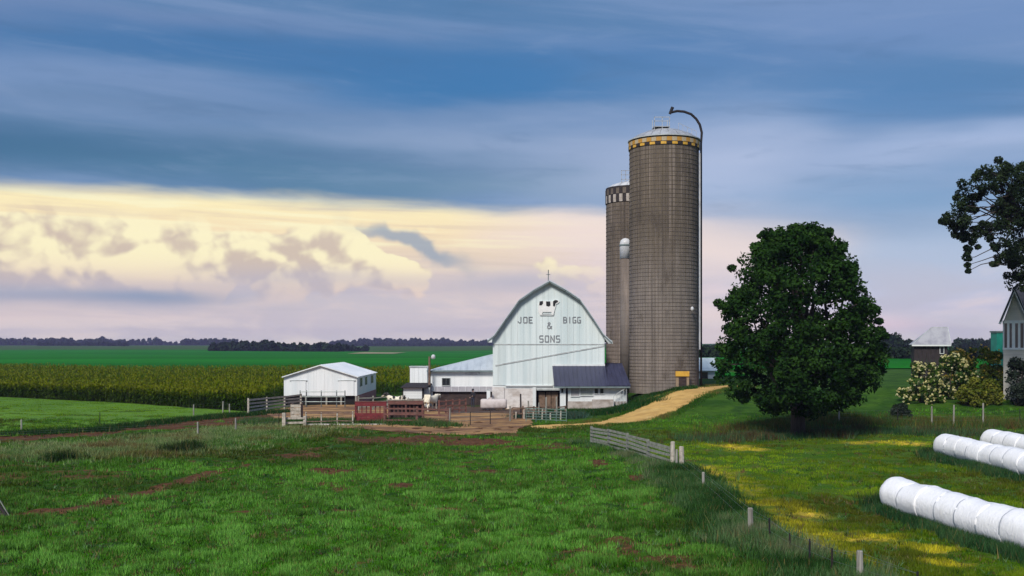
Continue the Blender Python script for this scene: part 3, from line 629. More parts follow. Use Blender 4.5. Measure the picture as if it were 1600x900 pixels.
hol = fnoise(cc[:, 0] * .75 + 3, cc[:, 2] * .75 + cc[:, 1] * .3, 19, 3); cc = cc[hol < .665]; rr = rr[hol < .665]
MAPLE = leaf_mat('maple_leaves', (.008, .028, .007), (.034, .080, .016), .25)
v, t = clump_leaves(cc, rr, 135, .19)
np_mesh('crown', v, 4, MAPLE, tree, tint=t)
mb = MB(); limb(mb, (TX, TY, TZ - .1), (TX + .15, TY, 5.0), .50, .33, 6, .01, 12)
for i in range(3): th = i * 2.1; mb.tube([(TX + math.cos(th) * .62, TY + math.sin(th) * .62, TZ - .08), (TX + math.cos(th) * .3, TY + math.sin(th) * .3, TZ + .5)], [.16, .12], 7)
for i in range(44):
    j = rnd.randrange(len(cc)); h0 = rnd.uniform(1.0, 5.0); limb(mb, (TX + .1, TY, h0), tuple(cc[j]), .16, .03, 4)
mb.tube([(TX + .15, TY, 4.9), (TX + .2, TY, 8), (TX + .3, TY, 12.4)], [.33, .2, .05], 8)
mb.build('trunk', BARK, tree, smooth=True)

# the tall airy tree that reaches in at the right
AY = 78.0; AX = X(1690, AY); AZ0 = gz(AX, AY)
tree = thing('cottonwood_tree', 'tall airy tree leaning in from the right above the house', 'tree', (AX, AY, AZ0))
CL = [(1478, 346, 9), (1486, 338, 12), (1489, 355, 11), (1497, 322, 12), (1502, 338, 12), (1500, 358, 12), (1503, 300, 11), (1508, 345, 13), (1512, 312, 14), (1512, 370, 10), (1518, 290, 13), (1506, 372, 9), (1522, 328, 9), (1526, 308, 10),
      (1530, 276, 13), (1541, 265, 12), (1545, 286, 14), (1556, 268, 14), (1570, 264, 13), (1562, 286, 15), (1580, 272, 15), (1594, 268, 13), (1605, 285, 18), (1572, 306, 15), (1588, 298, 16), (1562, 330, 14), (1575, 330, 16), (1592, 325, 18), (1608, 320, 20),
      (1558, 352, 12), (1572, 356, 16), (1590, 352, 17), (1608, 350, 20), (1535, 352, 8), (1528, 366, 9), (1520, 377, 8), (1538, 362, 8), (1546, 372, 8), (1513, 390, 8), (1510, 402, 8), (1512, 414, 6), (1512, 424, 4), (1556, 386, 9), (1560, 402, 9), (1568, 380, 10), (1574, 396, 11), (1586, 385, 12), (1600, 378, 14), (1582, 412, 10), (1592, 404, 12), (1594, 424, 12), (1606, 412, 15), (1588, 434, 7), (1604, 436, 14), (1558, 410, 6),
      (1630, 290, 22), (1640, 330, 25), (1635, 370, 24), (1630, 405, 22), (1660, 280, 22), (1680, 320, 28), (1675, 360, 28), (1660, 400, 25), (1710, 290, 26), (1720, 340, 30), (1715, 390, 28), (1750, 320, 26), (1760, 370, 26), (1690, 260, 22), (1650, 262, 20), (1625, 440, 14)]
cc = np.array([(X(p, AY + d), AY + d, Z(q, AY + d)) for p, q, r in CL for d in ([0] if r < 10 else [rnd.uniform(-1.6, 1.6)])]); rr = np.array([r * AY / FPX * 1.02 for p, q, r in CL])
extra = [(c + rng.normal(0, 1, 3) * r * .55, r * .55) for c, r in zip(cc, rr) for _ in range(2)]
deep = [(c + [0, rnd.uniform(-3, 3), rnd.uniform(-.5, .5)], r) for c, r, p in zip(cc, rr, CL) if p[0] > 1565]
C2 = np.concatenate([cc, np.array([e[0] for e in extra]), np.array([e[0] for e in deep])]); R2 = np.concatenate([rr * .85, np.array([e[1] for e in extra]), np.array([e[1] for e in deep])])
COTT = leaf_mat('cottonwood_leaves', (.012, .024, .012), (.040, .062, .028), .25)
v, t = clump_leaves(C2, R2, 170, .155, .9); np_mesh('crown', v, 4, COTT, tree, tint=t)
mb = MB(); tp = Vector((AX - .4, AY, 9.5)); limb(mb, (AX, AY, AZ0 - .1), tp, .42, .32, 6, .01, 12)
f1 = Vector((X(1612, AY), AY, Z(412, AY))); f2 = Vector((X(1600, AY), AY, Z(345, AY))); f3 = Vector((X(1665, AY), AY, Z(330, AY)))
limb(mb, tp, f1, .24, .17, 4, .03); limb(mb, f1, f2, .17, .11, 4, .04); limb(mb, tp, f3, .28, .12, 4, .03)
for c, p in zip(cc, CL):
    s = min((f1, f2, f3), key=lambda q: (q - Vector(c)).length); limb(mb, s, tuple(c), .075, .02, 5, .10, 5)
mb.build('trunk', BARK, tree, smooth=True)

# woods along the horizon: masses, one object each
WOOD = leaf_mat('far_wood_leaves', (.010, .022, .014), (.026, .045, .022), .1)
def woods(name, label, spans, leaf=1.3, per=95):
    cs, rs_ = [], []
    for (p0, p1, Y, top, n, dv) in spans:
        for i in range(n):
            px = p0 + (p1 - p0) * (i + rnd.random()) / n; yy = Y + rnd.uniform(-dv, dv); zt = Z(top + rnd.uniform(-2.2, 3.4), yy); x = X(px, yy); z0 = gz(x, yy); h = max(2.5, zt - z0)
            cs += [(x + rnd.uniform(-.5, .5) * h * .4, yy + rnd.uniform(-2, 2), z0 + h * q) for q in (.28, .55, .8)]; rs_ += [h * .40, h * .38, h * .26]
    v, t = clump_leaves(np.array(cs), np.array(rs_), per, leaf, 1.0); o = np_mesh(name, v, 4, WOOD, tint=t, kind='stuff'); o['label'] = label; return o
woods('distant_woods', 'dark wooded skyline along the left horizon', [(-60, 110, 1900, 530, 80, 60), (110, 225, 2000, 532, 56, 60), (225, 300, 2150, 536, 26, 60), (285, 370, 1900, 531, 40, 40), (150, 170, 1850, 528, 6, 20), (235, 250, 2000, 529, 5, 20), (60, 200, 1500, 537, 50, 30)], 3.8, 60)
woods('hedgerow_woods', 'darker belt of trees beyond the white shed', [(330, 530, 720, 538, 60, 20), (440, 545, 760, 539, 30, 14), (520, 575, 800, 542, 14, 10), (345, 420, 740, 535, 18, 10), (405, 430, 720, 532, 5, 6)], 1.9, 80)
woods('ridge_woods', 'bluish wooded ridge left of the barn', [(515, 790, 2000, 533, 130, 60), (560, 700, 2100, 530, 60, 40), (595, 612, 1950, 528, 5, 10), (530, 790, 1700, 538, 90, 30), (760, 1000, 1900, 535, 60, 60)], 3.8, 60)
woods('farmstead_woods', 'dark trees beyond the field right of the maple', [(1090, 1135, 420, 546, 12, 10), (1372, 1402, 380, 523, 12, 10), (1395, 1440, 420, 533, 12, 10), (1490, 1640, 520, 531, 40, 20)], 1.0, 80)
woods('field_hedge', 'low dark hedge behind the small brown shed', [(1330, 1620, 240, 546, 90, 5), (1080, 1130, 260, 552, 16, 5)], .7, 50)

# ------------------------------------------------------------------ shrubs by the house
def shrub(name, label, px, py_top, py_base, wpx, Y, m, nfl, fcol, group=None, leaf=.16, fl=.085):
    z0 = gz(X(px, Y), Y); x = X(px, Y); h = max(.8, Z(py_top, Y) - z0); w = wpx * Y / FPX / 2
    s = thing(name, label, 'shrub', (x, Y, z0), group)
    k = 46; cs = []; rs_ = []
    for i in range(k):
        th = rnd.uniform(0, 2 * math.pi); q = rnd.random(); rr_ = w * math.sqrt(max(.05, 1 - (q * .9) ** 2)) * rnd.uniform(.4, .92); cs.append((x + math.cos(th) * rr_, Y + math.sin(th) * rr_ * .7, z0 + .15 + q * (h - .35))); rs_.append(rnd.uniform(.3, .5))
    cs = np.array(cs); rs_ = np.array(rs_); v, t = clump_leaves(cs, rs_, 85, leaf); np_mesh('foliage', v, 4, m, s, tint=t)
    mb = MB()
    for i in range(9): limb(mb, (x + rnd.uniform(-.2, .2), Y + rnd.uniform(-.2, .2), z0 - .05), tuple(cs[rnd.randrange(k)]), .035, .012, 3, .05, 5)
    mb.build('stem', BARK, s, smooth=True)
    if nfl:
        j = rng.integers(0, k, nfl); d = rng.normal(0, 1, (nfl, 3)); d[:, 1] = -np.abs(d[:, 1]) * .9; d[:, 2] = d[:, 2] * .8 + .35; d /= np.linalg.norm(d, axis=1)[:, None]
        fc = cs[j] + d * (rs_[j] * 1.1)[:, None]; v, t = clump_leaves(fc, np.full(nfl, fl), 10, .10, .8); np_mesh('blossom', v, 4, fcol, s, tint=t)
SH1 = leaf_mat('shrub_green', (.018, .050, .010), (.075, .125, .018), .25)
SH2 = leaf_mat('shrub_bronze', (.026, .055, .010), (.12, .145, .018), .25)
SH3 = leaf_mat('shrub_dark', (.012, .022, .014), (.04, .055, .04), .2)
SH4 = leaf_mat('shrub_gold', (.05, .085, .012), (.22, .22, .035), .25)
BL1 = leaf_mat('cream_blossom', (.58, .52, .16), (.82, .78, .50), .3)
BL2 = leaf_mat('gold_blossom', (.40, .27, .05), (.60, .44, .10), .3)
shrub('flowering_shrub', 'rounded shrub thick with cream blossom left of the others', 1440, 566, 612, 74, 84.5, SH1, 300, BL1)
shrub('flowering_shrub', 'cream-flowered green shrub in the middle of the bed', 1485, 553, 612, 80, 86, SH1, 260, BL1)
shrub('flowering_shrub', 'taller golden-topped shrub behind the flower bed', 1518, 541, 600, 110, 89, SH2, 150, BL2)
shrub('flowering_shrub', 'bronze shrub next to the teal shed', 1552, 549, 600, 46, 87, SH2, 40, BL2)
shrub('golden_shrub', 'low straw-coloured shrub at the lawn edge', 1516, 590, 613, 46, 83, SH4, 0, None)
shrub('golden_shrub', 'low gold shrub nearest the house', 1547, 592, 613, 34, 83.5, SH4, 0, None)
shrub('dark_shrub', 'dark blue-green shrub against the house wall', 1590, 558, 612, 40, 83, SH3, 0, None)
shrub('dark_shrub', 'small black-green bush behind the back wire fence', 1407, 632, 652, 22, 79.5, SH3, 0, None)

# ------------------------------------------------------------------ barn
BY = 95.0; kx = BY / FPX
def bx(px): return X(px, BY)
def bz(py): return Z(py, BY)
barn = thing('barn', 'large pale gambrel barn with lettered gable beside the silos', 'barn', (bx(858), BY, 0))
GP = [(bx(762), bz(531)), (bx(772), bz(523)), (bx(790), bz(497)), (bx(811), bz(468)), (bx(834), bz(452)), (bx(858.5), bz(438)), (bx(883), bz(451.5)), (bx(905.5), bz(466.5)), (bx(926), bz(496)), (bx(943), bz(522)), (bx(955), bz(533))]
gxs = np.array([p[0] for p in GP]); gzs = np.array([p[1] for p in GP])
WL, WR = bx(770), bx(944.6); SID = bz(602); SPL = bz(538)
def under(x): return float(np.interp(x, gxs, gzs)) - .16
npan = 18; pw = (WR - WL) / npan
for i in range(npan):                                                # upright sheets above and below the level grey strip
    x0, x1 = WL + i * pw + .006, WL + (i + 1) * pw - .006; xm = [x0] + [q for q in gxs if x0 < q < x1] + [x1]; pr = rnd.uniform(0, .006)
    MB().prism([(x0, SPL + .02), (x1, SPL + .02)] + [(q, max(SPL + .1, under(q))) for q in reversed(xm)], BY - .05 - pr, BY).build('siding_sheet', WHITE_METAL, barn)
    MB().prism([(x0, SID), (x1, SID), (x1, SPL - .02), (x0, SPL - .02)], BY - .045 - pr, BY).build('siding_sheet', WHITE_METAL, barn)
poly = [(WL, SID - .3), (WR, SID - .3)] + [(min(max(x, WL), WR), z - .18) for x, z in reversed(GP[1:-1])]
MB().prism(poly, BY + .004, BY + .2).build('gable_wall', WHITE_PAINT, barn)
MB().box(WL, WL + .2, BY + .205, 116, -.3, bz(526)).build('side_wall', WHITE_PAINT, barn); MB().box(WR - .2, WR, BY + .205, 116, -.3, bz(526)).build('side_wall', WHITE_PAINT, barn)
MB().prism([(WL + .21, -.2), (WR - .21, -.2)] + [(min(max(x, WL + .21), WR - .21), z - .2) for x, z in reversed(GP[1:-1])], 115.7, 115.95).build('back_wall', WHITE_PAINT, barn)
for s, e in ((0, 5), (5, 10)):
    mb = MB()
    for (xa, za), (xb, zb) in zip(GP[s:e], GP[s + 1:e + 1]): mb.prism([(xa, za - .1), (xb, zb - .1), (xb, zb), (xa, za)], BY - .55, 116.4)
    r = mb.build('roof', PALE_ROOF, barn)
    for (xa, za), (xb, zb) in zip(GP[s:e], GP[s + 1:e + 1]):
        d = Vector((xb - xa, 0, zb - za)).normalized() * .02; a0, b0 = Vector((xa, BY - .30, za - .19)), Vector((xb, BY - .30, zb - .19))
        MB().bar(a0 - d, b0 + d, .44, .10).build('rake_board', DARK_TRIM, r)
MB().box(bx(762), bx(769), BY - .5, BY - .1, bz(535), bz(529)).build('eave_return', WHITE_PAINT, barn)
MB().prism([(bx(943), bz(527)), (bx(950), bz(537)), (bx(957), bz(537)), (bx(956), bz(532))], BY - .5, BY - .12).build('eave_return', GREY_TRIM, barn)
MB().box(WL, WR, BY - .085, BY - .058, SPL - .045, SPL + .045).build('grey_strip', GREY_TRIM, barn)
MB().bar((bx(774), BY - .075, bz(571)), (bx(944), BY - .075, bz(540.5)), .035, .12).build('grey_strip', GREY_TRIM, barn)  # slanting grey strip laid across the lower sheets
MB().box(bx(790), bx(863.5), BY - .14, BY - .06, SID - .09, SID + .02).build('drip_board', WHITE_PAINT, barn)
MB().box(WL - .05, bx(838), BY + .02, BY + .3, -.3, SID - .095).build('block_wall', WHITEWASH, barn); MB().box(bx(875.5), WR, BY + .02, BY + .3, -.3, SID - .095).build('block_wall', WHITEWASH, barn)
MB().box(WL - .06, bx(788), BY - .07, BY + .015, -.3, bz(605)).build('corner_pier', WHITEWASH, barn)
MB().box(bx(832.5), bx(837.3), BY - .06, BY + .016, -.3, SID - .1).build('door_jamb', WHITE_PAINT, barn)
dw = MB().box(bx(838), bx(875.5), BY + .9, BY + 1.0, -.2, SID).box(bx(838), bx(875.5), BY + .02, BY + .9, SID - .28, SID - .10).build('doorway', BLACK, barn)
MB().box(bx(838.2), bx(875.3), BY + .0, BY + .018, bz(610), bz(607)).build('lintel', GREY_TRIM, dw)
for p0, p1 in ((842, 852), (853.5, 861), (862, 872)): MB().box(bx(p0), bx(p1), BY + .5, BY + .56, -.1, bz(613)).build('inner_plank', BROWN_BOARD, dw)
# cupola lightning rod, emblem and lettering
MB().tube([(bx(857), BY + .4, bz(439)), (bx(857), BY + .4, bz(421))], .04, 6).box(bx(857) - .18, bx(857) + .18, BY + .39, BY + .41, bz(429), bz(428)).build('lightning_rod', STEEL, barn)
INK = mat('faded_sign_paint', (.15, .16, .18), (.26, .27, .29), 3, rough=.7, bump=0)
GLYPH = {'J': [(3, 6, 3, 1), (3, .4, 1, .4), (.4, 1.8, .4, .7)], 'O': [(.4, .4, .4, 5.6), (3.6, .4, 3.6, 5.6), (.4, 5.6, 3.6, 5.6), (.4, .4, 3.6, .4)], 'E': [(.4, 0, .4, 6), (.4, 5.6, 3.8, 5.6), (.4, 3, 3.2, 3), (.4, .4, 3.8, .4)],
         'B': [(.4, 0, .4, 6), (.4, 5.6, 3.1, 5.6), (.4, 3.1, 3.1, 3.1), (.4, .4, 3.1, .4), (3.5, 3.4, 3.5, 5.3), (3.5, .7, 3.5, 2.8)], 'I': [(2, 0, 2, 6)], 'G': [(.4, .4, .4, 5.6), (.4, 5.6, 3.7, 5.6), (.4, .4, 3.7, .4), (3.5, .4, 3.5, 2.8), (2.1, 2.8, 3.9, 2.8)],
         'S': [(.4, 5.6, 3.8, 5.6), (.4, 3.1, .4, 5.4), (.4, 3, 3.6, 3), (3.6, .6, 3.6, 2.9), (.2, .4, 3.6, .4)], 'N': [(.4, 0, .4, 6), (3.6, 0, 3.6, 6), (.5, 5.6, 3.5, .4)], '&': [(3.8, 0, .8, 4.6), (.8, 4.6, 1.6, 5.7), (1.6, 5.7, 2.6, 4.8), (2.6, 4.8, .4, 2.2), (.4, 2.2, .8, .4), (.8, .4, 2.2, .4), (2.2, .4, 3.8, 2.4)]}
def lettering(txt, px0, px1, py0, py1):
    n = len(txt); w = (px1 - px0) / (n * 1.3 - .3)
    for i, ch in enumerate(txt):
        u0 = px0 + i * w * 1.3; f = lambda gx, gy: (bx(u0 + gx / 4 * w), bz(py1 + (py0 - py1) * gy / 6)); mb = MB()
        for j, (xa, ya, xb, yb) in enumerate(GLYPH[ch]):
            p, q = f(xa, ya), f(xb, yb); yy = BY - .085 - .002 * j; stroke(mb, p, q, yy)
        o = mb.build('letter', INK, barn); o['label'] = 'painted letter ' + ch if ch != '&' else 'painted ampersand'
def stroke(mb, p, q, yy, t=.09):
    d = Vector((q[0] - p[0], 0, q[1] - p[1])).normalized(); n = Vector((-d.z, 0, d.x)) * t / 2; a_, b_ = Vector((p[0], yy, p[1])), Vector((q[0], yy, q[1]))
    vs = [a_ - n, b_ - n, b_ + n, a_ + n]; th = Vector((0, .02, 0)); mb.add(vs + [v + th for v in vs], [(0, 1, 2, 3), (7, 6, 5, 4), (0, 4, 5, 1), (1, 5, 6, 2), (2, 6, 7, 3), (3, 7, 4, 0)])
lettering('JOE', 809, 832.5, 495, 505); lettering('BIGG', 880, 907.5, 495, 505); lettering('&', 854.5, 862.5, 503, 514); lettering('SONS', 842.5, 875, 524, 535)
# cow cut-out: body, legs, raised head to the right
COWW = mat('emblem_white', (.80, .80, .80), (.72, .72, .72), 2, rough=.6, bump=0); COWB = mat('emblem_black', (.015, .015, .018), rough=.6, bump=0)
def bp(pts): return [(bx(a), bz(b)) for a, b in pts]
em = MB().prism(bp([(841, 487), (841.5, 476), (843, 471), (848, 470), (858, 471), (864, 470.5), (867, 468.5), (872, 469), (874, 471.5), (872, 474), (869, 475), (868, 480), (866, 487), (864.5, 492), (862, 492), (861.5, 487.5), (848, 487.5), (846.5, 492), (843.5, 492)][::-1]), BY - .14, BY - .075).build('cow_emblem', COWW, barn)
for pts in ([(842.5, 477), (843, 471), (848, 470.3), (848.5, 474), (846, 477)], [(853, 471), (859.5, 471), (860, 477), (857.5, 479), (853.5, 478)], [(864, 471), (867, 468.8), (871, 469.3), (872, 471.5), (868, 474), (866.5, 479), (864, 478)]):
    MB().prism(bp(pts[::-1]), BY - .165, BY - .143).build('cow_patch', COWB, em)
MB().prism(bp([(843, 490), (866, 490), (865, 493.5), (844, 493.5)][::-1]), BY - .12, BY - .078).build('emblem_shadow', GREY_TRIM, em)  # shadow under the cow, put in as a grey strip

# lean-to in front of the barn
LY_ = 91.2
def lx(px): return X(px, LY_)
def lz(py): return Z(py, LY_)
lt = thing('lean_to', 'low white lean-to with slate-blue roof against the barn', 'lean-to', (lx(930), LY_, gz(lx(930), LY_)))
zt, ze = bz(571.5), lz(603)
r = MB().slab([(bx(863), 90.7, ze), (lx(949), 90.7, ze), (bx(945.5), BY - .09, zt), (bx(863), BY - .09, zt)], .12).build('roof', BLUE_ROOF, lt)
r2 = MB().slab([(lx(948.5), 90.6, ze + .06), (lx(984.5), 90.6, ze + .06), (lx(982), 96.6, zt + .20), (lx(951), 96.6, zt + .20)], .12).build('roof', BLUE_ROOF, lt)
for i in range(12):                                                  # standing seams
    t = (i + .5) / 12; MB().bar((bx(863) + (lx(949) - bx(863)) * t, 90.69, ze + .02), (bx(863) + (bx(945.5) - bx(863)) * t, BY - .1, zt + .02), .03, .04).build('seam', BLUE_ROOF, r)
for i in range(5):
    t = (i + .5) / 5; MB().bar((lx(948.5) + (lx(984.5) - lx(948.5)) * t, 90.59, ze + .08), (lx(951) + (lx(982) - lx(951)) * t, 96.58, zt + .22), .03, .04).build('seam', BLUE_ROOF, r2)
MB().box(bx(863) - .02, lx(983.5), 90.56, 90.68, ze - .16, ze - .03).build('fascia', DARK_TRIM, lt)
MB().box(bx(864), bx(945), BY - .16, BY - .095, zt - .02, zt + .14).build('ridge_flashing', WHITE_PAINT, lt)
MB().box(lx(887.5), lx(980), LY_, LY_ + .25, .95, ze - .04).build('wall', WHITE_PAINT, lt)
MB().box(lx(887), lx(980.4), LY_ - .06, LY_ + .24, -.3, .945).build('block_base', STONE_LOW, lt)
MB().box(lx(980) - .25, lx(980), LY_ + .26, 96.5, -.3, ze + .3).build('side_wall', WHITE_PAINT, lt)
MB().box(lx(875), lx(884), LY_ - .05, LY_ + .3, -.3, ze - .04).build('corner_post', WHITE_PAINT, lt)
MB().box(lx(884.05), lx(887.4), LY_ + .1, LY_ + .15, -.3, ze - .04).build('gap_board', BLACK, lt)
MB().box(lx(877), lx(880), LY_ - .09, LY_ - .055, lz(613.5), lz(607)).build('vent', GLASS_DARK, lt)
def window(parent, x0, x1, z0, z1, y, panes=1, frame=WHITE_PAINT, glass=GLASS_DARK, fw=.05):
    f = MB().box(x0 - fw, x0, y - .06, y - .003, z0 - fw, z1 + fw).box(x1, x1 + fw, y - .06, y - .003, z0 - fw, z1 + fw).box(x0, x1, y - .058, y - .003, z1, z1 + fw).box(x0 - .02, x1 + .02, y - .1, y - .003, z0 - fw, z0).build('window_frame', frame, parent)
    w = (x1 - x0) / panes
    for i in range(panes): MB().box(x0 + i * w + .008, x0 + (i + 1) * w - .008, y - .025, y - .006, z0 + .004, z1 - .004).build('window_pane', glass, f)
    return f
PANE_A = mat('frosted_pane', (.40, .38, .40), (.30, .31, .31), 1.5, rough=.25, bump=0)
PANE_B = mat('dusty_pane', (.42, .46, .43), (.34, .38, .36), 1.5, rough=.25, bump=0)
window(lt, lx(892), lx(905), lz(619), lz(605), LY_, 1, glass=PANE_A); window(lt, lx(907), lx(926), lz(618), lz(605), LY_, 2, glass=PANE_B)
window(lt, lx(929), lx(934.5), lz(615), lz(607), LY_); window(lt, lx(937.5), lx(943), lz(615), lz(607), LY_)
MB().box(lx(978.8), lx(981), LY_ - .1, LY_ - .02, .3, ze - .05).build('downpipe', RUST_STEEL, lt)
hr = MB().bar((lx(958), LY_ - .5, lz(618)), (lx(978), LY_ - .5, lz(605)), .05, .06).build('handrail', GREY_TRIM, lt)
for i in range(5): t = i / 4; a = (lx(958) + (lx(978) - lx(958)) * t, LY_ - .5, lz(618) + (lz(605) - lz(618)) * t); MB().bar((a[0], a[1], gz(a[0], a[1]) - .05), a, .035, .035).build('baluster', GREY_TRIM, hr)
MB().box(lx(925), lx(958), LY_ - .45, LY_ - .065, -.2, lz(624)).build('stone_step', STONE_LOW, lt)

# milk house along the barn's left side
AY_ = 100.0
def ax(px): return X(px, AY_)
def a_z(py): return Z(py, AY_)
an = thing('milk_house', 'low white annex with pale sloping roof left of the barn', 'annex', (ax(720), AY_, 0))
x0, x1 = ax(673), WL - .07
MB().box(x0, x1, AY_, AY_ + .2, a_z(612), a_z(580)).build('front_wall', SHED_WHITE, an)
MB().box(x0, x0 + .2, AY_ + .21, 114, -.2, a_z(580)).build('side_wall', SHED_WHITE, an)
MB().box(x0 + .02, x1, AY_ + .25, AY_ + .45, -.3, a_z(612.2)).build('dark_base', DARK_BROWN, an)  # band below the white front wall coloured dark brown, set slightly back
for i in range(9):
    xa = x0 + (x1 - x0) * i / 9; MB().box(xa + .02, xa + (x1 - x0) / 9 - .02, AY_ - .03, AY_ - .004, a_z(612), a_z(604)).build('skirt_panel', mat('skirt_grey', (.40, .39, .43), (.33, .32, .36), 2, rough=.7) if i == 0 else bpy.data.materials['skirt_grey'], an)
e0, e1, r1 = (x0 - .35, AY_ - .4, a_z(579.5)), (x1 - .0, AY_ - .4, a_z(579.5)), (x1, AY_ + 5.5, Z(553.5, AY_ + 5.5))
rf = MB().slab([e0, e1, r1], .1).slab([e0, r1, (x1, 115, r1[2]), (x0 - .35, 115, a_z(579.5))], .1).build('roof', PALE_ROOF, an)
for i in range(1, 10):
    t = i / 10; a_ = Vector(e0).lerp(Vector(e1), t); b_ = Vector(e0).lerp(Vector(r1), t); MB().bar(a_ + Vector((0, 0, .015)), b_ + Vector((0, 0, .015)), .025, .03).build('seam', PALE_ROOF, rf)
MB().box(e0[0], e1[0], AY_ - .44, AY_ - .405, a_z(581), a_z(578.5)).build('fascia', DARK_TRIM, an)
window(an, ax(691), ax(703), a_z(602), a_z(591), AY_, 2, frame=GREY_TRIM)
MB().box(ax(727), ax(746), AY_ - .06, AY_ - .004, a_z(585.5), a_z(581.5)).build('light_strip', WHITE_DOME, an)
MB().box(ax(747.5), ax(750), AY_ - .06, AY_ - .004, a_z(584), a_z(581.5)).build('vent', GREY_TRIM, an)
MB().box(ax(675), ax(679.5), AY_ - .05, AY_ - .004, a_z(611), a_z(585)).build('corner_board', WHITE_PAINT, an)
# white upright box store and the little dark shed in front of it
bs = thing('feed_bin', 'tall white box-shaped feed bin behind the dark shed', 'feed bin', (X(654, 104), 104, 0))
for i in range(4): xa = X(640.5 + i * 6.8, 104); MB().box(xa, xa + 6.6 * 104 / FPX, 104, 105.7, -.2, Z(574, 104)).build('bin_panel', SHED_WHITE, bs)
MB().box(X(640, 104) - .05, X(668, 104) + .05, 103.93, 105.8, Z(574, 104) + .003, Z(572.3, 104)).build('cap', GREY_TRIM, bs)
ds = thing('small_shed', 'small dark shed with a white roller door beside the annex', 'shed', (X(650, 98), 98, 0))
hx = lambda p: X(p, 98); hz = lambda p: Z(p, 98)
MB().box(hx(629), hx(662), 98, 99.9, -.2, hz(605)).build('wall', DARK_WOOD, ds)
MB().slab([(hx(626), 97.6, hz(605)), (hx(667), 97.6, hz(605)), (hx(673), 100.3, hz(599.5)), (hx(632), 100.3, hz(599.5))], .08).build('roof', DARK_WOOD, ds)
for i in range(4): MB().box(hx(630.5), hx(659.5), 97.93, 97.99, hz(623) + i * .265 + .005, hz(623) + (i + 1) * .265 - .005).build('door_panel', WHITE_PAINT, ds)
MB().box(hx(661.5), hx(671), 98.3, 99.8, -.2, hz(606)).build('lean_wall', GREY_TRIM, ds)
yl = thing('yard_light', 'brown yard-light pole at the annex corner', 'light pole', (X(671, 99.2), 99.2, 0))
MB().tube([(X(671, 99.2), 99.2, -.2), (X(671, 99.2), 99.2, Z(557, 99.2))], [.13, .10], 8).build('pole', BROWN_BOARD, yl)
MB().bar((X(671, 99.2), 99.2, Z(559, 99.2)), (X(677, 99.2), 99.0, Z(558, 99.2)), .05, .05).build('bracket', STEEL, yl)
MB().lathe((X(677.3, 99.2), 99.0, Z(561, 99.2)), [(.10, 0), (.20, .08), (.20, .32), (.08, .44)], 10).build('lamp', WHITE_DOME, yl, smooth=True)

# ------------------------------------------------------------------ white machine shed
SY = 101.0
sx_ = lambda p: X(p, SY); sz_ = lambda p: Z(p, SY)
sh = thing('machine_shed', 'long low white machine shed with a shallow gable roof', 'shed', (sx_(500), SY, 0))
x0, x1 = sx_(443.5), sx_(558); xm = (x0 + x1) / 2; ze_, zp = sz_(588), sz_(570.5); zb = sz_(618.5); SB = 115.0
nb_ = 9
for i in range(nb_):
    xa, xb = x0 + (x1 - x0) * i / nb_ + .004, x0 + (x1 - x0) * (i + 1) / nb_ - .004
    top = lambda q: ze_ + (zp - ze_) * (1 - abs(q - xm) / (xm - x0)) - .05
    mids = [xm] if xa < xm < xb else []
    MB().prism([(xa, zb), (xb, zb)] + [(q, top(q)) for q in [xb] + mids + [xa]], SY, SY + .12).build('siding_sheet', SHED_WHITE, sh)
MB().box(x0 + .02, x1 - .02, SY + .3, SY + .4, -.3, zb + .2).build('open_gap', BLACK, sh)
for p in (445, 478, 510, 533, 556): MB().box(sx_(p) - .08, sx_(p) + .08, SY + .02, SY + .18, -.3, zb - .005).build('pole', POST_WOOD, sh)
MB().box(x0, x0 + .12, SY + .13, SB, -.3, ze_ - .08).build('side_wall', SHED_WHITE, sh)
MB().box(x1 - .12, x1, SY + .13, SB, .95, ze_ - .08).build('side_wall', SHED_WHITE, sh)
MB().box(x1 - .14, x1 + .03, SY + .13, SB, -.3, .945).build('brick_base', BRICK_RED, sh)
MB().prism([(x0 + .13, 0), (x1 - .15, 0), (x1 - .15, ze_ - .1), (xm, zp - .1), (x0 + .13, ze_ - .1)], SB - .2, SB - .05).build('back_wall', SHED_WHITE, sh)
for q0, q1 in (((x0 - .15, ze_ - .03), (xm, zp + .04)), ((xm, zp + .04), (x1 + .15, ze_ - .03))):
    rf = MB().prism([(q0[0], q0[1] - .04), (q1[0], q1[1] - .04), (q1[0], q1[1]), (q0[0], q0[1])], SY - .25, SB + .25).build('roof', SHED_ROOF, sh)
    for i in range(10): yy = SY + .6 + i * 1.4; MB().bar((q0[0], yy, q0[1] + .012), (q1[0], yy, q1[1] + .012), .03, .025).build('seam', SHED_ROOF, rf)
MB().bar((x0 - .15, SY - .27, ze_ - .08), (xm, SY - .27, zp - .01), .03, .09).bar((xm, SY - .27, zp - .01), (x1 + .15, SY - .27, ze_ - .08), .03, .09).build('rake_board', SHED_WHITE, sh)
for i, (ya, yb) in enumerate(((102.6, 104.2), (106.2, 107.6), (110.6, 112.4))):
    f = MB().box(x1 + .003, x1 + .04, ya - .08, yb + .08, sz_(606) - .1, ze_ - .18).build('window_frame', SHED_WHITE, sh)
    MB().box(x1 + .045, x1 + .06, ya, yb, sz_(605), ze_ - .24).build('window_pane', mat('shed_pane', (.12, .17, .19), rough=.2, bump=0) if i == 0 else bpy.data.materials['shed_pane'], f)
for pa, pb in ((453, 480), (528, 556)): MB().box(sx_(pa), sx_(pb), SY - .1, SY - .01, sz_(595), sz_(593.8)).build('door_track', GREY_TRIM, sh)
for pa, pb in ((455, 478), (529.5, 553)): MB().box(sx_(pa), sx_(pb), SY - .07, SY - .012, zb + .02, sz_(595.2)).build('sliding_door', SHED_WHITE, sh)

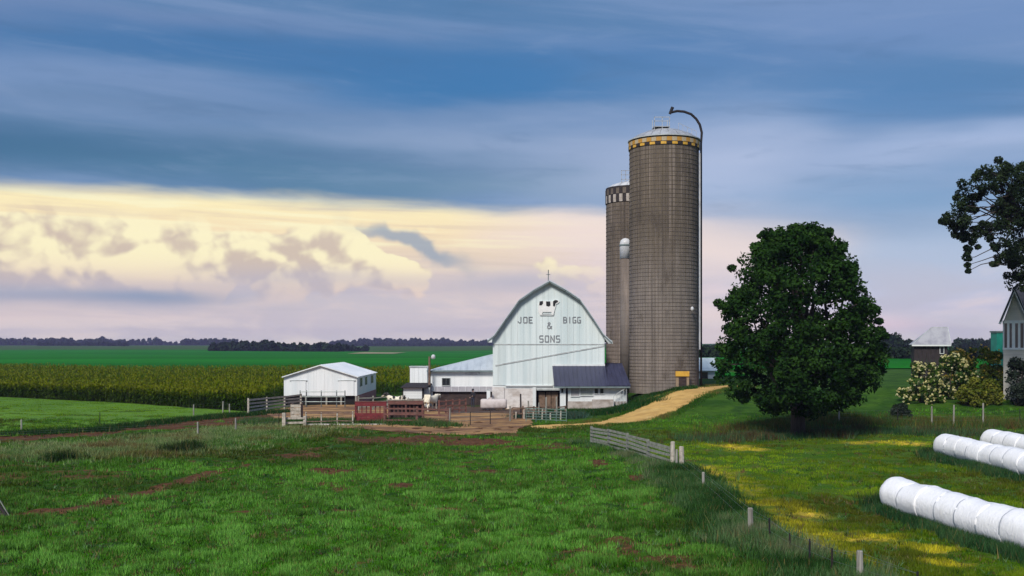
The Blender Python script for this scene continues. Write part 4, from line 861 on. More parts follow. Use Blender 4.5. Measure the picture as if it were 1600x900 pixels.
# ------------------------------------------------------------------ silos
def silo_mat(name, r, c_hi, c_lo, zmid):
    m, nt, b, out = new_mat(name); x, y, z = obj_co(nt); th = x.op('ARCTAN2', y) * r
    br = nt.nodes.new('ShaderNodeTexBrick'); nt.links.new(vec(th, z, 0.0).s, br.inputs['Vector']); br.inputs['Scale'].default_value = 1.0
    br.inputs['Brick Width'].default_value = .51; br.inputs['Row Height'].default_value = .76; br.inputs['Mortar Size'].default_value = .012; br.offset = .5
    for k, c in (('Color1', (.80, .80, .80, 1)), ('Color2', (1.12, 1.10, 1.08, 1)), ('Mortar', (.45, .44, .43, 1))): br.inputs[k].default_value = c
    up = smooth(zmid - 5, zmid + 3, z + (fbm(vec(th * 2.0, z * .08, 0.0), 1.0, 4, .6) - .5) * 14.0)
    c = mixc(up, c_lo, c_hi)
    run = fbm(vec(th * 3.2, z * .045, 1.0), 1.3, 6, .68); c = mixc(smooth(.50, .66, run) * .75, c, (.27, .225, .200)); c = mixc(smooth(.48, .30, run) * .6, c, (.055, .046, .042))
    c = mixc(smooth(.52, .68, fbm(vec(th * .5, z * .22, 2.0), 1.0, 6, .65)) * .75, c, (.075, .062, .052))
    mm = nt.nodes.new('ShaderNodeMix'); mm.data_type = 'RGBA'; mm.blend_type = 'MULTIPLY'; mm.inputs[0].default_value = .5
    nt.links.new(c.s, mm.inputs[6]); nt.links.new(br.outputs['Color'], mm.inputs[7]); nt.links.new(mm.outputs[2], b.inputs['Base Color'])
    b.inputs['Roughness'].default_value = .9; b.inputs['Specular IOR Level'].default_value = .2
    return m
def stave_wall(cx, cy, r, z0, z1, n):
    mb = MB(); vs = []; fs = []
    prof_ = []
    for k in range(n):
        a0 = 2 * math.pi * k / n; da = 2 * math.pi / n
        for f, rr_ in ((0, r - .025), (.05, r), (.95, r)): prof_.append((a0 + da * f, rr_))
    N = len(prof_)
    for zz in (z0, z1): vs += [(cx + math.cos(a_) * q, cy + math.sin(a_) * q, zz) for a_, q in prof_]
    fs = [(i, (i + 1) % N, N + (i + 1) % N, N + i) for i in range(N)]
    return mb.add(vs, fs)
def hoops(cx, cy, r, zl, parent, m):
    me = MB().lathe((0, 0, 0), [(r - .02, -.02), (r + .028, -.014), (r + .028, .014), (r - .02, .02)], 64, caps=False).mesh('hoop'); p = Vector(worldloc(parent))
    for z in zl:
        o = link('hoop', me, m, parent); o.location = Vector((cx, cy, z)) - p
HOOP = mat('rusted_hoop', (.105, .085, .072), (.14, .11, .09), 2, rough=.7, bump=0)
S1X, S1Y, S1R = X(1037.5, 100), 100.0, 3.36; S1T = Z(229, 99); S1B = gz(S1X, S1Y - 3) - .3
si = thing('silo', 'tall brown concrete stave silo with dark filler pipe over its dome', 'silo', (S1X, S1Y, gz(S1X, S1Y)), 'stave silos behind the barn')
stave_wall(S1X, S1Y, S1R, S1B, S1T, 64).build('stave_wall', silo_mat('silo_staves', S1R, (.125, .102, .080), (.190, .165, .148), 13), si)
zl = []; z = S1B + .7
while z < S1T - .15: zl.append(z); z += .30 + .14 * (z / S1T)
hoops(S1X, S1Y, S1R, zl, si, HOOP)
def ring_checks(cx, cy, r, z0, z1, n, mats, parent, name='painted_stave'):
    da = 2 * math.pi / n; p = Vector(worldloc(parent)); mes = []
    for m_ in mats:
        mb = MB(); vs = []
        for rr_ in (r, r + .04):
            for a_ in (-da * .48, 0, da * .48):
                for zz in (z0, z1): vs.append((rr_ * math.sin(a_), -rr_ * math.cos(a_), zz))
        mb.add(vs, [(6, 8, 9, 7), (8, 10, 11, 9), (0, 1, 3, 2), (2, 3, 5, 4), (0, 6, 7, 1), (4, 5, 11, 10), (1, 7, 9, 3), (3, 9, 11, 5), (0, 2, 8, 6), (2, 4, 10, 8)]); me = mb.mesh(name); me.materials.append(m_); mes.append(me)
    for k in range(n):
        o = link(name, mes[k % len(mes)], None, parent); o.location = Vector((cx, cy, 0)) - p; o.rotation_euler = (0, 0, da * k)
CREAM = mat('cream_band_paint', (.44, .36, .24), (.32, .26, .17), 2, rough=.8, bump=0)
MB().lathe((S1X, S1Y, S1T), [(S1R - .03, 0), (S1R + .05, .04), (S1R + .05, .60), (S1R - .03, .62)], 64, caps=False).build('top_band', DARK_WOOD, si)
ring_checks(S1X, S1Y, S1R + .055, S1T + .12, S1T + .50, 44, [ORANGE, CREAM], si)
ring_checks(S1X, S1Y, S1R + .055, S1T - .18, S1T + .06, 40, [DARK_WOOD, YELLOW], si)
MB().lathe((S1X, S1Y, S1T + .62), [(S1R - .05, 0), (S1R + .16, .02), (S1R + .16, .10), (S1R, .12)], 48, caps=False).build('rim', GREY_TRIM, si)
def dome(cx, cy, r, z, h, n, m1, m2, parent):
    for k in range(n):
        a0, a1 = 2 * math.pi * k / n, 2 * math.pi * (k + 1) / n; mb = MB(); rings = [(1.02, 0), (.82, .42), (.5, .80), (.14, 1.0)]; vs = []
        for f, q in rings: vs += [(cx + math.cos(a0 + .006) * r * f, cy + math.sin(a0 + .006) * r * f, z + h * q), (cx + math.cos(a1 - .006) * r * f, cy + math.sin(a1 - .006) * r * f, z + h * q)]
        mb.add(vs, [(2 * i, 2 * i + 1, 2 * i + 3, 2 * i + 2) for i in range(3)]); o = mb.build('dome_panel', m1 if k % 2 else m2, parent)
    MB().lathe((cx, cy, z + h - .1), [(r * .18, 0), (r * .16, .18), (.05, .28)], 16).build('dome_cap', m2, parent, smooth=True)
    MB().lathe((cx, cy, z - .02), [(r, 0), (r * .8, h * .40), (r * .48, h * .77), (.05, h * .95)], n).build('dome_frame', GREY_TRIM, parent)
dome(S1X, S1Y, S1R, S1T + .72, 1.15, 24, GALV, GALV, si)
# filler pipe: up the right side, over the dome
PXX = X(1095.5, 99.6); PYY = 99.6
pts = [(PXX, PYY, S1B), (PXX, PYY, Z(400, PYY)), (PXX, PYY, Z(225, PYY)), (X(1096.5, PYY), PYY, Z(207, PYY)), (X(1093.5, PYY), PYY, Z(195, PYY)), (X(1088, PYY), PYY, Z(186, PYY)), (X(1080, PYY), PYY, Z(178.5, PYY)), (X(1069, PYY), PYY, Z(174.5, PYY)), (X(1058, PYY), PYY, Z(173.5, PYY)), (X(1047, PYY), PYY, Z(176, PYY))]
pp = MB().tube(pts, [.10, .10, .10, .12, .125, .125, .125, .125, .125, .12], 10).build('filler_pipe', RUST_STEEL, si, smooth=True)
MB().tube([(X(1046.5, PYY), PYY, Z(178, PYY)), (X(1051, PYY), PYY, Z(167.5, PYY))], [.13, .16], 8).build('spout_hood', RUST_STEEL, pp)
for i in range(9): zz = S1B + 2 + i * 2.7; MB().bar((S1X + S1R - .05, PYY, zz), (PXX, PYY, zz), .05, .05).build('pipe_bracket', RUST_STEEL, pp)
# ladder/chute strip near the right edge
lx0 = X(1087.5, 98.8)
for dx_ in (-.16, .16): MB().bar((lx0 + dx_, 98.55, S1B), (lx0 + dx_, 98.55, S1T), .07, .05).build('ladder_rail', RUST_STEEL, si)
rm = MB().bar((-.15, 0, 0), (.15, 0, 0), .03, .03).mesh('ladder_rung')
for i in range(62): o = link('ladder_rung', rm, RUST_STEEL, si); o.location = Vector((lx0, 98.55, S1B + .5 + i * .39)) - Vector(worldloc(si))
MB().box(lx0 + .18, lx0 + .42, 98.75, 99.0, Z(546, 99), Z(240, 99)).build('conduit', WHITE_DOME, si)
# platform rails on the dome
rl = []
for a_ in range(7):
    th = math.pi * .62 + a_ * .38; rl.append((S1X + math.cos(th) * 1.25 - .1, S1Y + math.sin(th) * 1.0 - .8, 0))
pf = MB().box(S1X - 1.2, S1X + .3, S1Y - 1.6, S1Y - .1, S1T + 1.80, S1T + 1.86).build('platform', GALV, si)
for q in [(-1.15, -1.55), (-.4, -1.55), (.3, -1.55), (-1.15, -.15), (.3, -.15)]: MB().bar((S1X + q[0], S1Y + q[1], S1T + 1.2), (S1X + q[0], S1Y + q[1], S1T + 2.75), .06, .06).build('rail_post', GALV, pf)
for zz in (2.35, 2.73): MB().bar((S1X - 1.17, S1Y - 1.55, S1T + zz), (S1X + .32, S1Y - 1.55, S1T + zz), .06, .06).build('rail', GALV, pf)
for k in range(5):                                                   # hoop rails down the dome
    t = k / 4; MB().bar((X(1060 + 7 * k, 98.6), 98.6, S1T + 1.4 - .12 * k), (X(1060 + 7 * k, 98.6), 98.6, S1T + 2.2 - .2 * k), .035, .035).build('rail_post', GALV, pf)
MB().bar((X(1060, 98.6), 98.6, S1T + 2.2), (X(1088, 98.6), 98.6, S1T + 1.4), .035, .035).build('rail', GALV, pf)
# yellow-headed door at the foot, lamp
dX, dY = X(1065.5, 96.9), 96.78
dr = MB().box(dX - .62, dX + .62, dY - .25, dY + .4, S1B, Z(588, 96.7)).build('door_surround', mat('door_concrete', (.30, .22, .15), (.2, .15, .1), 2, rough=.9), si)
MB().box(dX - .36, dX + .36, dY - .29, dY - .255, S1B + .2, Z(588.5, 96.7)).build('door', DARK_BROWN, dr)
MB().box(dX - .66, dX + .62, dY - .36, dY - .1, Z(588, 96.7) + .004, Z(580, 96.7)).build('door_header', YELLOW, dr)
MB().lathe((X(1081, 97.2), 97.0, Z(486, 97.2)), [(.06, 0), (.15, .1), (.15, .3), (.05, .42)], 10).build('lamp', WHITE_DOME, si, smooth=True)

S2X, S2Y, S2R = X(988, 109), 109.0, 2.78; S2T = Z(318, 108); S2B = gz(S2X, S2Y) - .3
s2 = thing('silo', 'shorter weathered silo with white chute hood behind the tall one', 'silo', (S2X, S2Y, gz(S2X, S2Y)), 'stave silos behind the barn')
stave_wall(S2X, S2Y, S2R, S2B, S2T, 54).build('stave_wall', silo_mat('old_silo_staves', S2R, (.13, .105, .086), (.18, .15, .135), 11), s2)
zl = []; z = S2B + .7
while z < S2T - .15: zl.append(z); z += .42
hoops(S2X, S2Y, S2R, zl, s2, HOOP)
MB().lathe((S2X, S2Y, S2T), [(S2R - .03, 0), (S2R + .04, .03), (S2R + .04, 1.65), (S2R - .03, 1.7)], 54, caps=False).build('top_band', DARK_WOOD, s2)
ring_checks(S2X, S2Y, S2R + .045, S2T + .05, S2T + .85, 46, [STONE_LOW, DARK_WOOD], s2); ring_checks(S2X, S2Y, S2R + .045, S2T + .9, S2T + 1.5, 46, [DARK_WOOD, HOOP], s2)
dome(S2X, S2Y, S2R, S2T + 1.7, .8, 20, WHITE_DOME, WHITE_DOME, s2)
cg = MB().box(X(970, 107.6), X(986, 107.6), 107.2, 108.2, Z(291, 107.6), Z(290, 107.6)).build('platform', GALV, s2)
for p in (970.5, 977, 983.5): MB().bar((X(p, 107.6), 107.25, Z(291, 107.6)), (X(p, 107.6), 107.25, Z(267, 107.6)), .05, .05).build('rail_post', GALV, cg)
for q in (267.5, 274, 281): MB().bar((X(970, 107.6), 107.25, Z(q, 107.6)), (X(986, 107.6), 107.25, Z(q, 107.6)), .05, .05).build('rail', GALV, cg)
chx, chy = X(977.5, 106.2), 106.3
MB().lathe((chx, chy, S2B), [(.55, 0), (.55, Z(404, 106) - S2B)], 20).build('chute', silo_mat('chute_staves', .6, (.14, .115, .10), (.17, .15, .14), 11), s2, smooth=True)
hd_ = MB().lathe((chx, chy, Z(403.5, 106)), [(.60, 0), (.60, 1.55), (.52, 1.85), (.30, 2.05), (.02, 2.12)], 20).build('chute_hood', WHITE_DOME, s2, smooth=True)
MB().lathe((chx, chy, Z(403.5, 106)), [(.63, 1.28), (.66, 1.30), (.66, 1.42), (.63, 1.44)], 20, caps=False).build('hood_band', DARK_TRIM, hd_)

# ------------------------------------------------------------------ buildings at the right
WY = 124.0
wb_ = thing('white_house', 'small white building with pale green roof glimpsed past the tall silo', 'house', (X(1150, WY), WY, gz(X(1150, WY), WY)))
wz = gz(X(1120, WY), WY) - .4
MB().box(X(1080, WY), X(1117, WY), WY, WY + 5, wz, Z(576, WY)).build('wall', WHITE_PAINT, wb_)
MB().slab([(X(1076, WY), WY - .4, Z(579, WY)), (X(1120, WY), WY - .4, Z(579, WY)), (X(1119, WY + 2.5), WY + 2.5, Z(559, WY + 2.5)), (X(1080, WY + 2.5), WY + 2.5, Z(559, WY + 2.5))], .1).slab([(X(1119, WY + 2.5), WY + 2.5, Z(559, WY + 2.5)), (X(1120, WY), WY + 5.4, Z(579, WY)), (X(1076, WY), WY + 5.4, Z(579, WY)), (X(1080, WY + 2.5), WY + 2.5, Z(559, WY + 2.5))], .1).build('roof', WHITE_METAL, wb_)
window(wb_, X(1096.5, WY), X(1106, WY), Z(594, WY), Z(581, WY), WY, 1)
MB().box(X(1097, WY), X(1106, WY), WY - .12, WY - .06, Z(592.5, WY), Z(591, WY)).build('window_rail', BROWN_BOARD, wb_)

CY_ = 112.0
cs = thing('brown_shed', 'small dark brown shed with light grey hipped roof behind the shrubs', 'shed', (X(1455, CY_), CY_, gz(X(1455, CY_), CY_)))
cs.rotation_euler = (0, 0, R(-17)); c0, c1 = X(1430, CY_), X(1479, CY_); cz = gz(c0, CY_) - .3; ce = Z(538.5, CY_)
for i in range(8):
    xa = c0 + (c1 - c0) * i / 8; MB().box(xa + .01, xa + (c1 - c0) / 8 - .01, CY_ + rnd.uniform(0, .015), CY_ + .12, cz, ce - .05).build('wall_board', DARK_WOOD, cs)
MB().box(c0, c0 + .1, CY_ + .13, CY_ + 4, cz, ce - .05).build('side_wall', DARK_WOOD, cs); MB().box(c1 - .1, c1, CY_ + .13, CY_ + 4, cz, ce - .05).build('side_wall', DARK_WOOD, cs)
ra, rb, ry, rz = X(1447, CY_ + 2), X(1470, CY_ + 2), CY_ + 2.0, Z(511.5, CY_ + 2)
q = [(c0 - .25, CY_ - .35, ce), (c1 + .3, CY_ - .35, ce), (c1 + .3, CY_ + 4.35, ce), (c0 - .25, CY_ + 4.35, ce), (ra, ry, rz), (rb, ry, rz)]
SHROOF = mat('weathered_shed_roof', (.36, .36, .39), (.24, .24, .28), .9, (1, .3, 1), .5, bump=.1)
rf = MB().slab([q[0], q[1], q[5], q[4]], .08).slab([q[1], q[2], q[5]], .08).slab([q[2], q[3], q[4], q[5]], .08).slab([q[3], q[0], q[4]], .08).build('roof', SHROOF, cs)
MB().bar(q[0], q[4], .10, .06).bar(q[1], q[5], .08, .06).bar(q[4], q[5], .10, .08).build('ridge_cap', GREY_TRIM, rf)
MB().box(q[0][0], q[1][0], CY_ - .38, CY_ - .352, ce - .16, ce - .01).build('fascia', WHITE_PAINT, cs)
window(cs, X(1468, CY_), X(1473, CY_), Z(552, CY_), Z(542, CY_), CY_ + .0, 1)

HY = 85.0
GREYB = mat('beige_siding', (.54, .52, .47), (.46, .44, .40), .8, (.3, .3, 6), .7, bump=.3); SHIN = mat('dark_shingle', (.045, .048, .060), (.028, .03, .04), 3, (1, 1, 2), .85, bump=.6)
ho = thing('farmhouse', 'beige farmhouse with dark roof and tall bay windows at the right edge', 'house', (X(1600, HY), HY, gz(X(1590, HY), HY)))
ho.rotation_euler = (0, 0, R(-25)); hX = lambda p: X(p, HY); hZ = lambda p: Z(p, HY); hb = gz(hX(1580), HY) - .3
MB().box(hX(1571), hX(1604), HY, HY + 4, hb, hZ(546)).build('bay_wall', GREYB, ho)
MB().prism([(hX(1571), hZ(503)), (hX(1604), hZ(503)), (hX(1587), hZ(455))], HY, HY + 4).build('gable', GREYB, ho)
MB().box(hX(1570.5), hX(1604), HY - .03, HY + 4, hZ(505), hZ(500.5)).build('frieze', WHITE_PAINT, ho)
MB().box(hX(1570.5), hX(1604), HY - .05, HY + 3.9, hZ(546.5), hZ(543.5)).build('sill', WHITE_PAINT, ho)
for p0, p1 in ((1571, 1572.3), (1576.2, 1579.6), (1583.0, 1587.6), (1591.6, 1595), (1599.5, 1604)): MB().box(hX(p0), hX(p1), HY + .0, HY + .2, hZ(543.5) + .003, hZ(505) - .003).build('window_post', WHITE_PAINT, ho)
for p0, p1 in ((1572.3, 1576.2), (1579.6, 1583.0), (1587.6, 1591.6), (1595, 1599.5)): MB().box(hX(p0), hX(p1), HY + .12, HY + .15, hZ(543.5) + .003, hZ(505) - .003).build('window_pane', GLASS_DARK, ho)
MB().box(hX(1571), hX(1571) + .12, HY + .21, HY + 4, hZ(543.4), hZ(505.1)).build('bay_side', WHITE_PAINT, ho)
for (a_, b_) in (((1565.5, 502), (1586.5, 447.5)), ((1586.5, 447.5), (1608, 502))):
    (pa, qa), (pb, qb) = a_, b_; u = Vector((hX(pa), 0, hZ(qa))); w = Vector((hX(pb), 0, hZ(qb)))
    rf = MB().slab([(u.x, HY - .45, u.z), (w.x, HY - .45, w.z), (w.x, HY + 5, w.z), (u.x, HY + 5, u.z)][::1], .12).build('roof', SHIN, ho)
    MB().bar((u.x, HY - .40, u.z - .22), (w.x, HY - .40, w.z - .22), .06, .20).build('barge_board', WHITE_PAINT, rf)
MB().box(hX(1606), hX(1606) + 9, HY + 1, HY + 9, hb, hZ(505)).build('main_wall', GREYB, ho)
MB().slab([(hX(1590), HY + .6, hZ(503)), (hX(1606) + 9.3, HY + .6, hZ(503)), (hX(1606) + 9.3, HY + 5, hZ(440)), (hX(1590), HY + 5, hZ(440))], .14).slab([(hX(1606) + 9.3, HY + 9.4, hZ(503)), (hX(1590), HY + 9.4, hZ(503)), (hX(1590), HY + 5, hZ(440)), (hX(1606) + 9.3, HY + 5, hZ(440))], .14).build('main_roof', SHIN, ho)

TYY = 94.0
te = thing('teal_shed', 'narrow tall teal-painted shed left of the farmhouse', 'shed', (X(1566, TYY), TYY, gz(X(1566, TYY), TYY)))
t0, t1 = X(1557.5, TYY), X(1578, TYY); tz = gz(t0, TYY) - .3
for i in range(4): xa = t0 + (t1 - t0) * i / 4; MB().box(xa + .005, xa + (t1 - t0) / 4 - .005, TYY, TYY + 1.2, tz, Z(519.5, TYY)).build('wall_board', TEAL, te)
MB().box(t0 - .06, t1 + .06, TYY - .08, TYY + 1.3, Z(519.5, TYY) + .003, Z(517, TYY)).build('roof_cap', DARK_TRIM, te)
MB().box(X(1569, TYY), X(1574, TYY), TYY - .04, TYY - .006, Z(550, TYY), Z(527, TYY)).build('door', DARK_WOOD, te)

# ------------------------------------------------------------------ wrapped bale rows
m, nt, b, out = new_mat('white_bale_wrap'); x, y, z = obj_co(nt)
n1 = fbm(vec(x * 2.2, y * 3.2, z * 1.6), 1.6, 6, .62, 1.6); n2 = fbm(vec(x, y, z), .8, 5, .6)
c = mixc(smooth(.4, .7, n1) * .6, (.90, .90, .92), (.80, .80, .85)); c = mixc(smooth(.62, .80, n2) * .5, c, (.55, .53, .50))
nt.links.new(c.s, b.inputs['Base Color']); b.inputs['Roughness'].default_value = .32; b.inputs['Specular IOR Level'].default_value = .45
set_bump(nt, b, n1, .5, .06); WRAP = m
PATCH = mat('bale_tear', (.30, .28, .27), (.18, .16, .15), 6, rough=.8)
def bale_row(row, label, rad, blen, seed, marks=()):
    rr_ = random.Random(seed); a, b_ = Vector((*row[0], 0)), Vector((*row[-1], 0)); d = (b_ - a).normalized(); L = (b_ - a).length; side = Vector((d.y, -d.x, 0))
    base = Vector((row[0][0], row[0][1], gz(*row[0])))
    t = thing('bale_row', label, 'bale row', base, 'wrapped silage bale rows'); n = int(L / blen); N = 36
    for i in range(n):
        s0 = i * blen; r = rad * rr_.uniform(.992, 1.008); cut = rr_.uniform(-.05, .05); off = side * rr_.uniform(-.014, .014) + Vector((0, 0, rr_.uniform(-.012, .012))); ph = rr_.uniform(0, 6)
        prof_ = [(-.03, .994), (.04, .999), (.2, 1.0), (.5, 1.003), (.8, 1.0), (.96, .999), (1.03, .994)]
        if i == 0: prof_ = [(-.24, .05), (-.23, .45), (-.19, .76), (-.10, .92)] + prof_[1:]
        vs = []
        for f, q_ in prof_:
            p = a + d * (s0 + f * blen) + off; zc = gz(p.x, p.y) + r * .90
            for k in range(N):
                th = 2 * math.pi * k / N; w_ = 1 + .012 * math.sin(3 * th + ph + f * 2) + .010 * math.sin(7 * th + ph * 2) + .006 * math.sin(13 * th + f * 9 + ph)
                vx, vz = math.cos(th) * r * q_ * w_ * 1.03, math.sin(th) * r * q_ * w_
                if vz < -.90 * r: vz = -.90 * r
                vs.append(p + side * vx + Vector((0, 0, zc + vz)))
        m_ = len(prof_); fs = [(j * N + k, j * N + (k + 1) % N, (j + 1) * N + (k + 1) % N, (j + 1) * N + k) for j in range(m_ - 1) for k in range(N)] + [tuple(range(N - 1, -1, -1)), tuple(range((m_ - 1) * N, m_ * N))]
        o = MB().add(vs, fs).build('bale', WRAP, t, smooth=True)
        for (bi, ang, f, sz) in marks:
            if bi == i:
                p = a + d * (s0 + f * blen) + off; zc = gz(p.x, p.y) + r * .90; nrm = side * math.cos(ang) + Vector((0, 0, math.sin(ang))); q_ = p + Vector((0, 0, zc)) + nrm * (r * 1.035); tv = nrm.cross(d)
                pts = [q_ + d * sz * math.cos(w_) * rr_.uniform(.6, 1.2) + tv * sz * math.sin(w_) * rr_.uniform(.5, 1) for w_ in (0, .9, 1.8, 2.7, 3.6, 4.5, 5.4)]
                MB().slab(pts, -.012).build('tear', PATCH, o)
bale_row(ROW_A, 'nearest long row of white wrapped bales at the right edge', .66, 1.22, 1, [(1, math.pi - .45, .5, .09)])
bale_row(ROW_B, 'middle row of white wrapped bales, behind the nearest row', .64, 1.22, 2, [(5, math.pi - .1, .5, .14), (6, math.pi + .2, .4, .16)])
bale_row(ROW_C, 'farthest row of white wrapped bales, partly hidden by another', .64, 1.22, 3, [(1, math.pi - .5, .5, .12), (2, math.pi - .4, .3, .12)])

# ------------------------------------------------------------------ fences
def post(parent, x, y, h, r=.075, m=POST_WOOD, tilt=.03, sink=.2, name='post', square=False):
    z = gz(x, y); tx_, ty_ = rnd.uniform(-tilt, tilt) * h, rnd.uniform(-tilt, tilt) * h
    mb = MB()
    if square: mb.bar((x, y, z - sink), (x + tx_, y + ty_, z + h), r * 2, r * 2, up=(0, 1, 0))
    else: mb.tube([(x, y, z - sink), (x + tx_ * .5, y + ty_ * .5, z + h * .5), (x + tx_, y + ty_, z + h - .02), (x + tx_, y + ty_, z + h)], [r, r * .96, r * .9, r * .7], 8)
    return mb.build(name, m, parent)
def board_fence(label, a, b_, h, nbd, m, npost, bw=.14, gap0=.12, group=None, pm=None, cat='fence', sag=.02, name='board_fence', pr=.07):
    base = (a[0], a[1], gz(*a)); t = thing(name, label, cat, base, group); dx_, dy_ = b_[0] - a[0], b_[1] - a[1]; L = math.hypot(dx_, dy_); nx2, ny2 = dy_ / L, -dx_ / L
    if ny2 > 0: nx2, ny2 = -nx2, -ny2
    pp_ = [(a[0] + dx_ * i / (npost - 1), a[1] + dy_ * i / (npost - 1)) for i in range(npost)]
    for q in pp_: post(t, q[0], q[1], h * rnd.uniform(1.0, 1.1), pr, pm or m, .02, square=True)
    for k in range(nbd):
        hz_ = gap0 + (h - gap0 - bw * .5) * k / max(1, nbd - 1)
        for i in range(npost - 1):
            p, q = pp_[i], pp_[i + 1]; o_ = pr + .018
            MB().bar((p[0] + nx2 * o_, p[1] + ny2 * o_, gz(*p) + hz_ + rnd.uniform(-sag, sag)), (q[0] + nx2 * o_, q[1] + ny2 * o_, gz(*q) + hz_ + rnd.uniform(-sag, sag)), .03, bw).build('board', m, t)
    return t
def wire_fence(label, posts, wires=(.45, .75, 1.0), group=None, cat='fence', rad=.003):
    p0 = posts[0]; t = thing('wire_fence', label, cat, (p0[0], p0[1], gz(p0[0], p0[1])), group)
    for (x, y, h, kind) in posts:
        if kind == 'w': post(t, x, y, h, .065)
        elif kind == 'W': post(t, x, y, h, .09)
        else: post(t, x, y, h, .03, RUST_STEEL, .015, name='steel_post')
    for w in wires:
        mb = [(x, y, gz(x, y) + min(w, h - .05)) for x, y, h, k in posts]
        MB().tube(mb, rad, 4).build('wire', STEEL, t)
    return t
# grey board fence down to the near gate post
t = board_fence('grey weathered board fence running diagonally down to twin gate posts', (4.9, 63), (8.0, 51.4), 1.05, 5, WEATHER, 5, .13, .14, sag=.05)
post(t, 8.02, 51.1, 1.32, .12, PALE_BOARD, .01); post(t, 8.38, 50.5, 1.12, .13, PALE_BOARD, .02)
wire_fence('wire fence with old wooden posts in the weeds, running to the foreground', [(8.1, 50.4, 1.0, 'w'), (7.86, 42.0, .86, 'w'), (7.52, 32.2, 1.0, 'W'), (7.75, 30.8, .84, 's'), (8.0, 29.5, .74, 's'), (8.25, 28.4, .80, 's'), (8.5, 27.2, .78, 's'), (8.85, 26.0, .92, 'W'), (9.5, 24.0, .8, 's')])
wire_fence('wire fence with thin pale posts crossing the brush behind the bales', [(24.6, 77.0, 1.35, 'w'), (29.0, 77.0, 1.2, 's'), (31.0, 75.6, 1.5, 'w'), (32.3, 74.9, 1.6, 'w'), (34.6, 75.2, 1.7, 'w'), (37.5, 75.6, 1.1, 's'), (41, 75.2, 1.4, 'w')])
wire_fence('wire fence with sparse posts along the far side of the mud strip', [(-34.0, 71.0, .75, 'w'), (-31.0, 77.0, .9, 's'), (-26.9, 86.5, .95, 'w'), (-25.3, 89.6, 1.05, 'w'), (-24.6, 89.2, .85, 'w')])
wire_fence('wire fence with short posts among the pale weeds left of the yard', [(-30.5, 60.0, .9, 's'), (-20.3, 66.2, .95, 'w'), (-19.2, 71.2, .95, 'w'), (-17.3, 76.0, 1.0, 's')])
# broken post pair at the left edge
t = thing('broken_post', 'dark broken fence post leaning on a thin pale stake at the left edge', 'post', (-18.6, 36.6, gz(-18.6, 36.6)))
z0 = gz(-18.6, 36.6)
MB().tube([(-18.75, 36.6, z0 - .1), (-18.25, 36.5, z0 + .02), (-17.9, 36.5, z0 - .05)], [.10, .09, .03], 7).build('fallen_post', BARK, t)
MB().tube([(-18.55, 36.6, z0 + .62), (-18.0, 36.5, z0 - .05)], [.07, .06], 7).build('leaning_post', DARK_WOOD, t)
MB().bar((-18.3, 36.4, z0 + .7), (-17.85, 36.4, z0 - .03), .03, .03).build('stake', WEATHER, t)

# yard fences
board_fence('pale board fence left of the white shed', (X(388, 88), 88), (X(470, 97), 97), 1.30, 4, PALE_BOARD, 4, .15, .35, sag=.03)
FY = 77.0
t = board_fence('low pale board rails at the front left corner of the yard', (X(444, 76.0), 76.0), (X(476, 76.3), 76.3), .72, 2, PALE_BOARD, 2, .15, .32, pr=.10, name='yard_rail')
post(t, X(444, 75.8), 75.75, 1.1, .12, PALE_BOARD, .01, square=True)
t = thing('feed_crate', 'pale wooden crate behind the corner of the yard fence', 'crate', (X(462, 84), 84, gz(X(462, 84), 84)))
zc = gz(X(462, 84), 84); x0, x1 = X(454, 84), X(470, 84)
for i in range(4): MB().box(x0, x1, 83.97, 84.0, zc + .05 + i * .27, zc + .28 + i * .27).build('slat', PALE_BOARD, t)
for q in (x0 + .05, x1 - .05): MB().box(q - .05, q + .05, 84.003, 84.9, zc - .05, zc + 1.15).build('corner_post', BROWN_BOARD, t)
board_fence('long low brown rail fence between the corner and the red panels', (X(478, FY), FY), (X(551, FY), FY), .95, 2, BROWN_BOARD, 4, .07, .30, sag=.01, name='yard_rail', pr=.045, pm=PALE_BOARD)
MB_ = MB().box(X(478, 76.8), X(603, 76.8), 76.55, 76.8, -.2, .10); o = MB_.build('concrete_kerb', WHITEWASH); tag(o, 'pale concrete kerb under the yard rails and red panel', 'kerb')
def red_panel(label, p0, p1, Y, worn):
    t = thing('feeding_fence', label, 'feeding fence', (X(p0, Y), Y, gz(X(p0, Y), Y)), 'red feeding panels'); xa, xb = X(p0, Y), X(p1, Y); M_ = RUST_BOARD if worn else RED_PAINT
    for q in (xa + .06, (xa + xb) / 2, xb - .06): MB().box(q - .06, q + .06, Y + .005, Y + .12, -.2, 1.72).build('post', M_, t)
    zsl = ((1.38, 1.70), ) + (((.28, .54), (.56, .86)) if not worn else ((.62, .78), ))
    for za, zb_ in zsl: MB().box(xa, xb, Y - .03, Y, za, zb_).build('board', M_, t)
    for i in range(7 if not worn else 9):
        q = xa + (xb - xa) * (i + .5) / (7 if not worn else 9); MB().box(q - .035, q + .035, Y + .125, Y + .16, .5, 1.5).build('slat', RUST_BOARD if worn else RED_PAINT, t)
    if worn: MB().box(xa, xb, Y + .5, Y + .6, -.1, 1.5).build('trough_back', DARK_BROWN, t)
    MB().box(xa, xb, Y - .06, Y + .2, 1.703, 1.76).build('cap_rail', PALE_BOARD if worn else RUST_BOARD, t)
red_panel('bright red slatted feeding panel at the middle of the yard', 554.5, 604, 77.4, False)
red_panel('dull worn red feeding panel right of the bright one', 606, 662, 79.5, True)
board_fence('brown rail fence in front of the worn red panel', (X(601, FY), FY), (X(701, FY), FY), 1.25, 3, RUST_BOARD, 3, .12, .32, sag=.02, name='yard_rail', pr=.075)
